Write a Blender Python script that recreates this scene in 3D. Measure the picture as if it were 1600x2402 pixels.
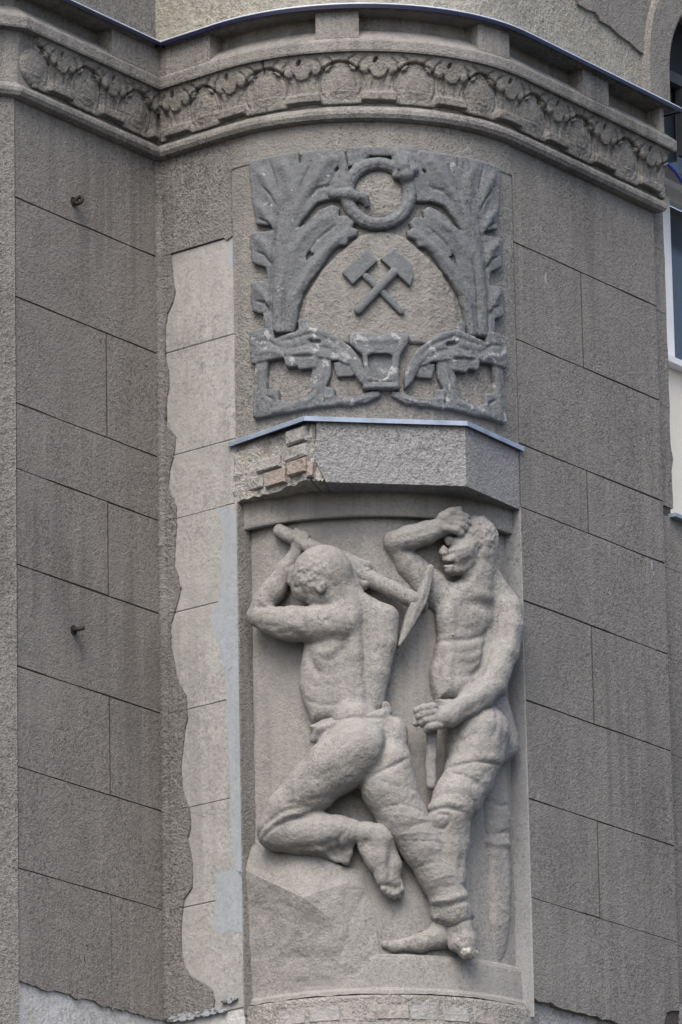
import bpy, math, random
import numpy as np
from mathutils import Vector
random.seed(7); RNG = np.random.RandomState(11)
for o in list(bpy.data.objects): bpy.data.objects.remove(o)
S = bpy.context.scene
COL = S.collection
rad = math.radians

# ------------------------------------------------------------------ camera
FPX = 15400.0; PITCH = rad(16.08); ROLL = rad(-1.1); EYE = np.array([0, 0, 1.6])
FW = np.array([0, math.cos(PITCH), math.sin(PITCH)])
_u0 = np.array([0, -math.sin(PITCH), math.cos(PITCH)]); _r0 = np.array([1., 0, 0])
RT = math.cos(ROLL)*_r0 + math.sin(ROLL)*_u0
UP = -math.sin(ROLL)*_r0 + math.cos(ROLL)*_u0
cam = bpy.data.cameras.new('camera'); camo = bpy.data.objects.new('camera', cam); COL.objects.link(camo)
cam.sensor_fit = 'VERTICAL'; cam.sensor_height = 24.0
cam.lens = 24.0*FPX/2402.0
cam.clip_start = 0.5; cam.clip_end = 500
from mathutils import Matrix
M3 = Matrix(((RT[0], UP[0], -FW[0]), (RT[1], UP[1], -FW[1]), (RT[2], UP[2], -FW[2])))
camo.matrix_world = Matrix.Translation(Vector(EYE)) @ M3.to_4x4()
S.camera = camo
S.render.resolution_x = 682; S.render.resolution_y = 1024

# ------------------------------------------------------------------ light
SUN_EL = rad(52); SUN_AZ = rad(193)      # azimuth clockwise from +Y : behind the viewer, to the left
w = bpy.data.worlds.new('World'); S.world = w; w.use_nodes = True
nt = w.node_tree; bg = nt.nodes['Background']
sky = nt.nodes.new('ShaderNodeTexSky'); sky.sky_type = 'NISHITA'; sky.sun_disc = False
sky.sun_elevation = SUN_EL; sky.sun_rotation = SUN_AZ; sky.air_density = 1.0; sky.dust_density = 4.0; sky.ozone_density = 1.0
nt.links.new(sky.outputs[0], bg.inputs[0]); bg.inputs[1].default_value = 0.15
sl = bpy.data.lights.new('sun', 'SUN'); slo = bpy.data.objects.new('sun', sl); COL.objects.link(slo)
sl.energy = 1.35; sl.angle = rad(40); sl.color = (1, .965, .91)
d2s = Vector((math.sin(SUN_AZ)*math.cos(SUN_EL), math.cos(SUN_AZ)*math.cos(SUN_EL), math.sin(SUN_EL)))
slo.rotation_euler = (-d2s).to_track_quat('-Z', 'Y').to_euler(); slo.location = (-8, 4, 30)
S.view_settings.view_transform = 'Standard'; S.view_settings.look = 'None'
S.view_settings.exposure = 1.05; S.view_settings.gamma = 1.0
S.view_settings.use_curve_mapping = False

# ------------------------------------------------------------------ survey of the facade (metres)
# plan of the wall: left wall -> inner corner P0 -> flank -> round bay (circle) -> right flank
P0 = np.array([-.727, 25.60])
DL = np.array([.5616, .8274]); NL = np.array([.8274, -.5616])
PHA, PHB = rad(-40.8), rad(55.2); CC = np.array([.088, 25.924]); RW = .778
A_ = CC + RW*np.array([math.sin(PHA), -math.cos(PHA)])
B_ = CC + RW*np.array([math.sin(PHB), -math.cos(PHB)])
DF = (A_-P0)/np.linalg.norm(A_-P0); NF = np.array([DF[1], -DF[0]])
DR = np.array([math.cos(PHB), math.sin(PHB)]); NR = np.array([DR[1], -DR[0]])
SA = np.linalg.norm(A_-P0); SB = SA + RW*(PHB-PHA); SE = SB + 1.085; SLEFT = -.975
E_ = B_ + DR*1.085
R0 = .700; RU = .755           # niche field radius, unrolling radius
PXM = .00172                   # metres per survey unit at the facade

def ray(x, y): return FW + (x-800)/FPX*RT - (y-1201)/FPX*UP
def on_cyl(x, y, R):
    d = ray(x, y); a = d[0]**2+d[1]**2; b = -2*(d[0]*CC[0]+d[1]*CC[1]); c = CC[0]**2+CC[1]**2-R*R
    D = max(b*b-4*a*c, 0); t = (-b-math.sqrt(D))/(2*a)
    p = EYE + d*t
    return math.atan2(p[0]-CC[0], -(p[1]-CC[1])), p[2]
def on_plane(x, y, P, N, off=0.):
    d = ray(x, y); Q = np.array(P)+np.array(N)*off
    t = ((Q[0])*N[0]+(Q[1])*N[1])/(d[0]*N[0]+d[1]*N[1])
    p = EYE + d*t; return p
def sz_left(x, y, off=0.):
    p = on_plane(x, y, P0, NL, off); return float((p[:2]-P0)@DL), float(p[2])
def sz_flank(x, y, off=0.):
    p = on_plane(x, y, P0, NF, off); return float((p[:2]-P0)@DF), float(p[2])
def sz_right(x, y, off=0.):
    p = on_plane(x, y, B_, NR, off); return SB+float((p[:2]-B_)@DR), float(p[2])
def sz_arc(x, y, off=0.):
    ph, z = on_cyl(x, y, RW+off); return SA+RW*(ph-PHA), z

def plan(s, off=0.):
    """plan point of the facade at running length s, pushed out by off"""
    if s <= 0: 
        m = 0 if off == 0 else off
        p = P0+DL*s+NL*off
    elif s < SA: p = P0+DF*s+NF*off
    elif s < SB:
        ph = PHA+(s-SA)/RW; p = CC+(RW+off)*np.array([math.sin(ph), -math.cos(ph)])
    else: p = B_+DR*(s-SB)+NR*off
    return p
def pw(s, z, off=0.):
    p = plan(s, off); return (p[0], p[1], z)
def samples(s0, s1, step=.04):
    ks = [s0, s1]+[k for k in (0., SA, SB) if s0 < k < s1]
    ks = sorted(ks); out = []
    for a, b in zip(ks[:-1], ks[1:]):
        n = max(1, int(math.ceil((b-a)/step)))
        out += [a+(b-a)*i/n for i in range(n)]
    return out+[s1]

# ------------------------------------------------------------------ materials
def nodes(name):
    m = bpy.data.materials.new(name); m.use_nodes = True
    n = m.node_tree.nodes; l = m.node_tree.links
    b = n['Principled BSDF']; b.inputs['Specular IOR Level'].default_value = .25
    return m, n, l, b
def ramp(n, l, src, stops):
    r = n.new('ShaderNodeValToRGB'); e = r.color_ramp.elements
    while len(e) < len(stops): e.new(.5)
    for k, (p, c) in zip(e, stops): k.position = p; k.color = (*c, 1) if len(c) == 3 else c
    l.new(src, r.inputs[0]); return r.outputs[0]
def noise(n, l, scale, detail=4, rough=.6, vec=None, dist=0.):
    t = n.new('ShaderNodeTexNoise'); t.inputs['Scale'].default_value = scale; t.inputs['Detail'].default_value = detail
    t.inputs['Roughness'].default_value = rough; t.inputs['Distortion'].default_value = dist
    if vec is not None: l.new(vec, t.inputs['Vector'])
    return t.outputs['Fac']
def mix(n, l, fac, a, b, mode='MIX'):
    x = n.new('ShaderNodeMix'); x.data_type = 'RGBA'; x.blend_type = mode
    for s, v in ((0, fac), (6, a), (7, b)):
        if hasattr(v, 'links'): l.new(v, x.inputs[s])
        elif s == 0: x.inputs[0].default_value = v
        else: x.inputs[s].default_value = (*v, 1)
    return x.outputs[2]
def tri(v, tint=(1, 1, 1), spread=.17):
    return [tuple(v*t*k for t in tint) for k in (1., 1+spread, 1-spread)]
def stucco(name, base, light, dark, grain=170, bump=.6, bdist=.006, blotch=.5, streak=.3, speck=None, speck_amt=.0, rough=.95, fine=1.0, stain=None, stain_amt=0., speck_scale=9., drip=0., crack=0.):
    m, n, l, b = nodes(name)
    pos = n.new('ShaderNodeNewGeometry').outputs['Position']
    mp = n.new('ShaderNodeMapping'); mp.inputs['Scale'].default_value = (9, 9, .9); l.new(pos, mp.inputs[0])
    big = noise(n, l, 1.7, 6, .65, pos, .4)
    mid = noise(n, l, 11, 5, .65, pos)
    st = noise(n, l, 1.0, 5, .6, mp.outputs[0])
    g1 = noise(n, l, grain, 3, .7, pos)
    g2 = noise(n, l, grain*.42, 4, .7, pos)
    c = mix(n, l, ramp(n, l, big, [(.33, (0, 0, 0)), (.68, (1, 1, 1))]), base, light)
    c = mix(n, l, blotch, c, mix(n, l, ramp(n, l, mid, [(.35, (0, 0, 0)), (.7, (1, 1, 1))]), dark, light))
    if streak: 
        f = ramp(n, l, st, [(.42, (0, 0, 0)), (.72, (streak,)*3)])
        c = mix(n, l, f, c, dark)
    gv = ramp(n, l, noise(n, l, 2.3, 4, .6, pos), [(.36, (.25*min(1., fine*1.3),)*3), (.62, (min(1., fine*1.5),)*3)])
    f = ramp(n, l, g1, [(.34, (.50,)*3), (.50, (.98,)*3), (.68, (1.22,)*3)])
    c = mix(n, l, gv, c, mix(n, l, 1.0, c, f, 'MULTIPLY'))
    f = ramp(n, l, g2, [(.36, (.66,)*3), (.50, (1.,)*3), (.66, (1.16,)*3)])
    c = mix(n, l, gv, c, mix(n, l, 1.0, c, f, 'MULTIPLY'))
    pit = noise(n, l, grain*.6, 2, .5, pos)
    c = mix(n, l, gv, c, mix(n, l, 1.0, c, ramp(n, l, pit, [(.29, (.35,)*3), (.37, (1.,)*3)]), 'MULTIPLY'))
    if drip:       # rain streaks and soot runs
        mp2 = n.new('ShaderNodeMapping'); mp2.inputs['Scale'].default_value = (16, 16, .55); l.new(pos, mp2.inputs[0])
        d1 = noise(n, l, 1.0, 6, .7, mp2.outputs[0], .2); d2_ = noise(n, l, .9, 3, .5, pos)
        mm = n.new('ShaderNodeMath'); mm.operation = 'MULTIPLY'; l.new(d1, mm.inputs[0]); l.new(d2_, mm.inputs[1])
        c = mix(n, l, ramp(n, l, mm.outputs[0], [(.27, (0, 0, 0)), (.36, (drip,)*3)]), c, tuple(.62*q for q in dark))
        c = mix(n, l, ramp(n, l, mm.outputs[0], [(.15, (drip*.8,)*3), (.20, (0, 0, 0))]), c, tuple(min(1, 1.18*q) for q in light))
    if crack:
        vo = n.new('ShaderNodeTexVoronoi'); vo.feature = 'DISTANCE_TO_EDGE'; vo.inputs['Scale'].default_value = 3.2
        nz = n.new('ShaderNodeTexNoise'); nz.inputs['Scale'].default_value = 9; nz.inputs['Detail'].default_value = 6; l.new(pos, nz.inputs['Vector'])
        ad = n.new('ShaderNodeVectorMath'); ad.operation = 'MULTIPLY_ADD'; l.new(nz.outputs['Color'], ad.inputs[0]); ad.inputs[1].default_value = (.22, .22, .22); l.new(pos, ad.inputs[2]); l.new(ad.outputs[0], vo.inputs['Vector'])
        gate = ramp(n, l, noise(n, l, 2.6, 3, .5, pos), [(.50, (0, 0, 0)), (.58, (crack,)*3)])
        cr = ramp(n, l, vo.outputs['Distance'], [(.0, (1, 1, 1)), (.010, (0, 0, 0))])
        c = mix(n, l, mix(n, l, 1.0, cr, gate, 'MULTIPLY'), c, tuple(.45*q for q in dark))
    if stain is not None:
        sn = noise(n, l, 4.3, 7, .7, pos, .8)
        c = mix(n, l, ramp(n, l, sn, [(.5, (0, 0, 0)), (.68, (stain_amt,)*3)]), c, stain)
    if speck is not None:
        sp = noise(n, l, speck_scale, 9, .78, pos, .3)
        f = ramp(n, l, sp, [(.60-.1*speck_amt, (0, 0, 0)), (.64-.1*speck_amt, (1, 1, 1))])
        c = mix(n, l, f, c, speck)
    l.new(c, b.inputs['Base Color']); b.inputs['Roughness'].default_value = rough
    hsum = n.new('ShaderNodeMath'); hsum.operation = 'MULTIPLY_ADD'; l.new(g2, hsum.inputs[0]); hsum.inputs[1].default_value = 1.2; l.new(g1, hsum.inputs[2])
    bp = n.new('ShaderNodeBump'); bp.inputs['Strength'].default_value = bump; bp.inputs['Distance'].default_value = bdist
    l.new(hsum.outputs[0], bp.inputs['Height']); l.new(bp.outputs[0], b.inputs['Normal'])
    return m
def plain(name, col, rough=.5, metal=0., var=.15, scale=30):
    m, n, l, b = nodes(name)
    pos = n.new('ShaderNodeNewGeometry').outputs['Position']
    f = ramp(n, l, noise(n, l, scale, 5, .65, pos), [(.3, (1-var,)*3), (.7, (1+var,)*3)])
    l.new(mix(n, l, 1.0, col, f, 'MULTIPLY'), b.inputs['Base Color'])
    b.inputs['Roughness'].default_value = rough; b.inputs['Metallic'].default_value = metal
    return m
M = {}
M['render'] = stucco('grey_render', *tri(.192, (1.06, 1.0, .925), .18), grain=120, bump=.9, bdist=.011, blotch=.5, streak=.3, fine=.6, stain=(.145, .142, .138), stain_amt=.35, drip=.45, crack=.35)
M['render2'] = stucco('grey_render_cool', *tri(.182, (1.03, 1, .955), .2), grain=100, bump=1.0, bdist=.014, blotch=.5, streak=.3, speck=(.34, .34, .34), speck_amt=-.28, speck_scale=48., fine=.75, drip=.4)
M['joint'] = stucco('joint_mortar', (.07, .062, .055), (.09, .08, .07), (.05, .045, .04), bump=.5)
M['frieze'] = stucco('frieze_render', *tri(.178, (1.05, 1, .92), .22), grain=120, bump=.9, bdist=.009, blotch=.6, streak=.3, fine=.7, drip=.4)
M['cornice'] = stucco('cornice_render', *tri(.182, (1.04, 1, .94), .28), grain=120, bump=.9, bdist=.009, blotch=.55, streak=.4, fine=.6, drip=.6)
M['stone'] = stucco('relief_stone', *tri(.218, (1.03, 1, .945), .15), grain=115, bump=.65, bdist=.006, blotch=.5, streak=.2, stain=(.165, .162, .158), stain_amt=.35, fine=.42, drip=.35)
M['panel'] = stucco('panel_render', *tri(.190, (1.035, 1, .94), .18), grain=110, bump=.95, bdist=.010, blotch=.55, streak=.2, speck=(.33, .33, .33), speck_amt=-.30, speck_scale=40., fine=.55, drip=.4)
M['emblem'] = stucco('emblem_paint', *tri(.126, (.945, 1, 1.055), .16), grain=110, bump=.6, bdist=.007, blotch=.5, streak=.2, speck=(.29, .295, .30), speck_amt=-.12, speck_scale=16., fine=.55)
M['emblem_flaked'] = stucco('emblem_paint_flaked', *tri(.126, (.945, 1, 1.055), .16), grain=110, bump=.6, bdist=.007, blotch=.5, streak=.2, speck=(.27, .275, .28), speck_amt=.45, speck_scale=15., fine=.55)
M['plaster'] = stucco('old_plaster', *tri(.272, (1.015, 1.0, .965), .15), grain=75, bump=.45, bdist=.007, blotch=.6, streak=.2, fine=.36, stain=(.215, .21, .20), stain_amt=.5, drip=.35, crack=.7)
M['plaster_old'] = stucco('broken_upper_plaster', *tri(.25, (1.05, 1.0, .88), .2), grain=60, bump=.9, bdist=.012, blotch=.65, streak=.2, fine=.5, stain=(.19, .17, .13), stain_amt=.6, drip=.4, crack=.9)
M['filler'] = stucco('grey_filler', *tri(.275, (.92, 1.0, 1.08), .08), grain=70, bump=.3, bdist=.004, blotch=.5, streak=.1, fine=.2, drip=.2)
M['canopy'] = stucco('canopy_render', *tri(.232, (.99, 1, 1.005), .14), grain=95, bump=1.0, bdist=.012, blotch=.55, streak=.15, speck=(.36, .36, .36), speck_amt=-.25, speck_scale=30., fine=.55)
M['reveal'] = stucco('reveal_render', *tri(.215, (.98, 1, 1.02), .15), grain=120, bump=.5, bdist=.005, blotch=.5, streak=.2, fine=.4, drip=.4)
M['mortar'] = stucco('brick_mortar', *tri(.245, (1.04, 1, .93), .2), grain=70, bump=1.0, bdist=.014, blotch=.6, streak=.1, fine=.7)
M['mortar_pale'] = stucco('pale_mortar', *tri(.295, (1.02, 1, .95), .17), grain=60, bump=1.0, bdist=.014, blotch=.6, streak=.1, fine=.5, stain=(.23, .20, .15), stain_amt=.5)
M['whitewash'] = stucco('whitewash', *tri(.40, (1.0, 1, 1.0), .1), grain=60, bump=.6, bdist=.009, blotch=.5, streak=.0, fine=.35, stain=(.235, .21, .17), stain_amt=.6, crack=.6)
M['brick'] = stucco('whitewashed_brick', *tri(.235, (1.06, .99, .93), .18), grain=60, bump=.7, bdist=.009, blotch=.6, streak=.0, fine=.5)
M['brick2'] = stucco('whitewashed_brick_grey', *tri(.25, (1.02, 1, .97), .16), grain=60, bump=.7, bdist=.009, blotch=.6, streak=.0, fine=.5)
M['brick_red'] = stucco('bare_brick', (.270, .235, .210), (.30, .275, .255), (.235, .180, .152), grain=60, bump=.7, bdist=.009, blotch=.6, streak=.0, fine=.5)
M['broken'] = stucco('fresh_break', *tri(.32, (1.03, 1, .90), .15), grain=70, bump=.8, bdist=.008, fine=.6)
M['zinc'] = plain('zinc_flashing', (.25, .30, .38), .5, .3, .25, 9)
M['flash_blue'] = plain('cornice_flashing', (.008, .009, .030), .45, .0, .2, 10)
M['flash_top'] = plain('cornice_flashing_top', (.40, .44, .48), .5, .2, .2, 7)
M['iron'] = plain('rusty_iron', (.035, .030, .028), .7, .4, .4, 60)
M['cream'] = plain('cream_paint', (.72, .66, .55), .8, 0, .06, 3)
M['white'] = plain('white_frame', (.78, .77, .76), .6, 0, .05, 8)
M['cable'] = plain('blue_cable', (.03, .06, .30), .5, 0, .1, 30)
m, n, l, b = nodes('window_glass'); b.inputs['Base Color'].default_value = (.035, .042, .05, 1); b.inputs['Roughness'].default_value = .12; b.inputs['Specular IOR Level'].default_value = .6; M['glass'] = m
M['asphalt'] = stucco('asphalt', (.05, .05, .05), (.065, .064, .062), (.035, .035, .035), grain=60)
M['paving'] = stucco('paving', (.2, .195, .185), (.25, .24, .23), (.15, .145, .14), grain=60)

# ------------------------------------------------------------------ object helpers
def link(name, me, mat=None, parent=None, smooth=False, kind=None, label=None, cat=None, group=None):
    if mat is not None: me.materials.append(mat if not isinstance(mat, str) else M[mat])
    if smooth and len(me.polygons): me.polygons.foreach_set('use_smooth', np.ones(len(me.polygons), dtype=bool))
    o = bpy.data.objects.new(name, me); COL.objects.link(o)
    if parent is not None:
        o.parent = parent
        o.matrix_parent_inverse = Matrix.Translation(-Vector(ROOTLOC[parent.name] if parent.name in ROOTLOC else (0, 0, 0)))
    tag(o, label, cat, group, kind); return o
ROOTLOC = {}
def tag(o, label=None, cat=None, group=None, kind=None):
    if label: o['label'] = label
    if cat: o['category'] = cat
    if group: o['group'] = group
    if kind: o['kind'] = kind
def thing(name, label, cat, loc, group=None):
    o = bpy.data.objects.new(name, None); COL.objects.link(o); o.location = loc; o.empty_display_size = .1
    ROOTLOC[o.name] = tuple(loc); tag(o, label, cat, group); return o
def mk(name, verts, faces, mat, parent=None, **k):
    me = bpy.data.meshes.new(name); me.from_pydata([tuple(map(float, v)) for v in verts], [], faces); me.update()
    return link(name, me, mat, parent, **k)
def grid_faces(nu, nv, o=0):
    return [(o+i*nv+j, o+(i+1)*nv+j, o+(i+1)*nv+j+1, o+i*nv+j+1) for i in range(nu-1) for j in range(nv-1)]
# smooth lattice noise for hand-made unevenness
LAT = RNG.rand(33, 33, 33).astype(np.float32)*2-1
def lat(P, scale, seed=0.):
    q = np.asarray(P, dtype=np.float64)/scale + seed*7.31
    i = np.floor(q).astype(int); f = q-i; f = f*f*(3-2*f); i %= 32
    out = 0
    for dx in (0, 1):
        wx = f[:, 0] if dx else 1-f[:, 0]
        for dy in (0, 1):
            wy = f[:, 1] if dy else 1-f[:, 1]
            for dz in (0, 1):
                wz = f[:, 2] if dz else 1-f[:, 2]
                out = out+wx*wy*wz*LAT[i[:, 0]+dx, i[:, 1]+dy, i[:, 2]+dz]
    return out
def wob(x, scale=1., seed=0):
    return float(lat(np.array([[x, seed*3.7, seed*1.3]]), scale)[0])

def slab(name, s0, s1, z0, z1, mat, parent, off=0., thick=.02, jit=.0026, step=.045, **k):
    """one scored block of the render: a slab that follows the plan, with softly worn edges"""
    ss = samples(s0, s1, step); nz = max(2, int((z1-z0)/.07)+1)
    zs = [z0+(z1-z0)*j/(nz-1) for j in range(nz)]
    V = []; ns = len(ss); sd = random.random()*50
    def ring(o_, shrink):
        for i, s in enumerate(ss):
            for j, z in enumerate(zs):
                s_ = min(max(s, s0+shrink), s1-shrink); z_ = min(max(z, z0+shrink), z1-shrink)
                if j == 0: z_ += jit*max(0, .55+1.3*wob(s, .22, sd)+.35*wob(s, .05, sd))
                if j == nz-1: z_ -= jit*max(0, .55+1.3*wob(s, .22, sd+1)+.35*wob(s, .05, sd+1))
                if i == 0: s_ += jit*.35*max(0, .6+wob(z, .15, sd+2))
                if i == ns-1: s_ -= jit*.35*max(0, .6+wob(z, .15, sd+3))
                V.append(pw(s_, z_, o_))
    ring(off, .0008); F = grid_faces(ns, nz); nfront = len(F)
    base = len(V); border = [(i, 0) for i in range(ns)]+[(ns-1, j) for j in range(1, nz)]+[(i, nz-1) for i in range(ns-2, -1, -1)]+[(0, j) for j in range(nz-2, 0, -1)]
    nb = len(border)
    for o_ in (off-.003, off-thick):
        for (i, j) in border:
            s = ss[i]; z = zs[j]; V.append(pw(s, z, o_))
    for q in range(nb):
        a = border[q]; b_ = border[(q+1) % nb]
        ia, ib = a[0]*nz+a[1], b_[0]*nz+b_[1]
        F.append((ib, ia, base+q, base+(q+1) % nb)); F.append((base+(q+1) % nb, base+q, base+nb+q, base+nb+(q+1) % nb))
    o = mk(name, V, F, mat, parent, **k)
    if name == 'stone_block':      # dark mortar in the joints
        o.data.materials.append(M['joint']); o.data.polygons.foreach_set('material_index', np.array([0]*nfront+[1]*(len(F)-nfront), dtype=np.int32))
    return o

def offset_path(pts, off):
    pts = [np.array(p) for p in pts]; out = []
    for i, p in enumerate(pts):
        dn = []
        if i > 0: d = p-pts[i-1]; dn.append(np.array([d[1], -d[0]])/np.linalg.norm(d))
        if i < len(pts)-1: d = pts[i+1]-p; dn.append(np.array([d[1], -d[0]])/np.linalg.norm(d))
        if len(dn) == 1: out.append(p+dn[0]*off)
        else:
            mvec = dn[0]+dn[1]; mvec /= (1+dn[0]@dn[1]); out.append(p+mvec*off)
    return out
def sweep(name, pts, prof, mat, parent, smooth=False, caps=False, **k):
    V = []; n_ = len(pts); m_ = len(prof)
    cols = [offset_path(pts, o_) for o_, z in prof]
    for i in range(n_):
        for j in range(m_): V.append((cols[j][i][0], cols[j][i][1], prof[j][1]))
    F = grid_faces(n_, m_)
    if caps: F += [tuple(range(m_-1, -1, -1)), tuple((n_-1)*m_+j for j in range(m_))]
    return mk(name, V, F, mat, parent, smooth=smooth, **k)
def plan_pts(s0, s1, step=.05): return [plan(s) for s in samples(s0, s1, step)]
def flat_poly(name, poly, thick, mat, parent, to_world, bev=0., **k):
    if name == 'filler_smear': poly = [(min(s_, SA-.003), z_) for s_, z_ in poly]
    """extruded outline lying on a flat wall; poly in (s, z)"""
    n_ = len(poly); ar = sum(poly[i][0]*poly[(i+1) % n_][1]-poly[(i+1) % n_][0]*poly[i][1] for i in range(n_))
    if ar < 0: poly = poly[::-1]
    V = [to_world(s, z, thick[0]) for s, z in poly]+[to_world(s, z, thick[1]) for s, z in poly]
    F = [tuple(range(n_))]+[(i, n_+i, n_+(i+1) % n_, (i+1) % n_) for i in range(n_)]
    return mk(name, V, F, mat, parent, **k)

# ------------------------------------------------------------------ implicit modelling for carved work
class Vol:
    def __init__(s, res=.004, k=.012): s.P = []; s.LN = []; s.NZ = []; s.res = res; s.k = k
    def line(s, pts, w, amp): s.LN.append((np.array(pts, dtype=float), w, amp))
    def curls(s, c, r, scale, amp): s.NZ.append((c, r, scale, amp))
    def _b(s, pts, m): a = np.array(pts); return a.min(0)-m, a.max(0)+m
    def chain(s, pts, k=None, fl=1., sub=False):
        pts = [np.array(p, dtype=float) for p in pts]
        for a, b_ in zip(pts[:-1], pts[1:]): s.P.append(('c', a, b_, fl, k or s.k, sub))
    def ell(s, c, r, ang=0., k=None, sub=False): s.P.append(('e', np.array(c, dtype=float), np.array(r, dtype=float), ang, k or s.k, sub))
    def pil(s, poly, h0, H, rr, k=None, sub=False): s.P.append(('p', np.array(poly, dtype=float), h0, H, rr, k or s.k, sub))
    def bounds(s):
        lo = np.full(3, 1e9); hi = -lo
        for p in s.P:
            if p[-1]: continue
            if p[0] == 'c': l_, h_ = s._b([p[1][:3]-p[1][3], p[1][:3]+p[1][3], p[2][:3]-p[2][3], p[2][:3]+p[2][3]], 0)
            elif p[0] == 'e': r = max(p[2][:2]); l_ = p[1]-[r, r, p[2][2]]; h_ = p[1]+[r, r, p[2][2]]
            else: l_ = np.array([*p[1].min(0), p[2]-p[3]]); h_ = np.array([*p[1].max(0), p[2]+p[3]])
            lo = np.minimum(lo, l_); hi = np.maximum(hi, h_)
        return lo, hi
    def build(s, hmin=-.03):
        lo, hi = s.bounds(); res = s.res; lo = lo-3*res; hi = hi+3*res; lo[2] = max(lo[2], hmin)
        n_ = np.ceil((hi-lo)/res).astype(int)+1
        F = np.full(n_, .06, dtype=np.float32)
        ax = [lo[i]+res*np.arange(n_[i]) for i in range(3)]
        for p in s.P:
            k = p[-2]; m = k+res*2
            if p[0] == 'c': l_, h_ = s._b([p[1][:3]-p[1][3], p[1][:3]+p[1][3], p[2][:3]-p[2][3], p[2][:3]+p[2][3]], m)
            elif p[0] == 'e': r = max(p[2][:2]); l_ = p[1]-[r+m, r+m, p[2][2]+m]; h_ = p[1]+[r+m, r+m, p[2][2]+m]
            else: l_ = np.array([*(p[1].min(0)-m), p[2]-p[3]-m]); h_ = np.array([*(p[1].max(0)+m), p[2]+p[3]+m])
            i0 = np.maximum(((l_-lo)/res).astype(int), 0); i1 = np.minimum(((h_-lo)/res).astype(int)+2, n_)
            if (i1 <= i0).any(): continue
            U = ax[0][i0[0]:i1[0], None, None]; Vv = ax[1][None, i0[1]:i1[1], None]; H = ax[2][None, None, i0[2]:i1[2]]
            if p[0] == 'c':
                a, b_, fl = p[1], p[2], p[3]; d = b_[:3]-a[:3]; L2 = d@d+1e-12
                t = np.clip(((U-a[0])*d[0]+(Vv-a[1])*d[1]+(H-a[2])*d[2])/L2, 0, 1)
                D = np.sqrt((U-a[0]-t*d[0])**2+(Vv-a[1]-t*d[1])**2+((H-a[2]-t*d[2])/fl)**2)-(a[3]+t*(b_[3]-a[3]))
            elif p[0] == 'e':
                c, r, an = p[1], p[2], p[3]; ca, sa = math.cos(an), math.sin(an)
                x = (U-c[0])*ca+(Vv-c[1])*sa; y = -(U-c[0])*sa+(Vv-c[1])*ca; z = H-c[2]
                k0 = np.sqrt((x/r[0])**2+(y/r[1])**2+(z/r[2])**2); k1 = np.sqrt((x/r[0]**2)**2+(y/r[1]**2)**2+(z/r[2]**2)**2)+1e-9
                D = k0*(k0-1)/k1
            else:
                poly, h0, Hh, rr = p[1], p[2], p[3], p[4]
                X = U[:, :, 0]; Y = Vv[:, :, 0]; dd = np.full((X.shape[0], Y.shape[1]), 1e9); sg = np.ones_like(dd)
                for q in range(len(poly)):
                    a = poly[q]; b_ = poly[(q+1) % len(poly)]; e = b_-a
                    wx = X-a[0]; wy = Y-a[1]; t = np.clip((wx*e[0]+wy*e[1])/(e@e+1e-12), 0, 1)
                    dd = np.minimum(dd, (wx-t*e[0])**2+(wy-t*e[1])**2)
                    c1 = (Y >= a[1]); c2 = (Y < b_[1]); c3 = (e[0]*wy > e[1]*wx)
                    fl_ = (c1 & c2 & c3) | (~c1 & ~c2 & ~c3); sg = np.where(fl_, -sg, sg)
                d2 = (sg*np.sqrt(dd))[:, :, None]
                qx = d2+rr; qy = np.abs(H-h0)-(Hh-rr)
                D = np.minimum(np.maximum(qx, qy), 0)+np.sqrt(np.maximum(qx, 0)**2+np.maximum(qy, 0)**2)-rr
            D = D.astype(np.float32); sl_ = (slice(i0[0], i1[0]), slice(i0[1], i1[1]), slice(i0[2], i1[2])); f = F[sl_]
            if p[-1]:
                D = -D; hh = np.maximum(k-np.abs(f-D), 0)/k; F[sl_] = np.maximum(f, D)+hh*hh*k*.25
            else:
                hh = np.maximum(k-np.abs(f-D), 0)/k; F[sl_] = np.minimum(f, D)-hh*hh*k*.25
        for pts, w_, amp in s.LN:      # grooves and ridges that follow whatever surface is there
            l_ = pts.min(0)-3*w_; h_ = pts.max(0)+3*w_
            i0 = np.maximum(((l_-lo[:2])/res).astype(int), 0); i1 = np.minimum(((h_-lo[:2])/res).astype(int)+2, n_[:2])
            if (i1 <= i0).any(): continue
            X = ax[0][i0[0]:i1[0], None]; Y = ax[1][None, i0[1]:i1[1]]; dd = np.full((X.shape[0], Y.shape[1]), 1e9); tt = np.zeros_like(dd); ns = len(pts)-1
            for q in range(ns):
                a = pts[q]; e = pts[q+1]-a; wx = X-a[0]; wy = Y-a[1]; t = np.clip((wx*e[0]+wy*e[1])/(e@e+1e-12), 0, 1)
                d2 = (wx-t*e[0])**2+(wy-t*e[1])**2; m_ = d2 < dd; dd = np.where(m_, d2, dd); tt = np.where(m_, (q+t)/ns, tt)
            fade = np.clip(4*np.minimum(tt, 1-tt)+.25, 0, 1)
            F[i0[0]:i1[0], i0[1]:i1[1], :] += (amp*fade*np.exp(-dd/w_**2)).astype(np.float32)[:, :, None]
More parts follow.
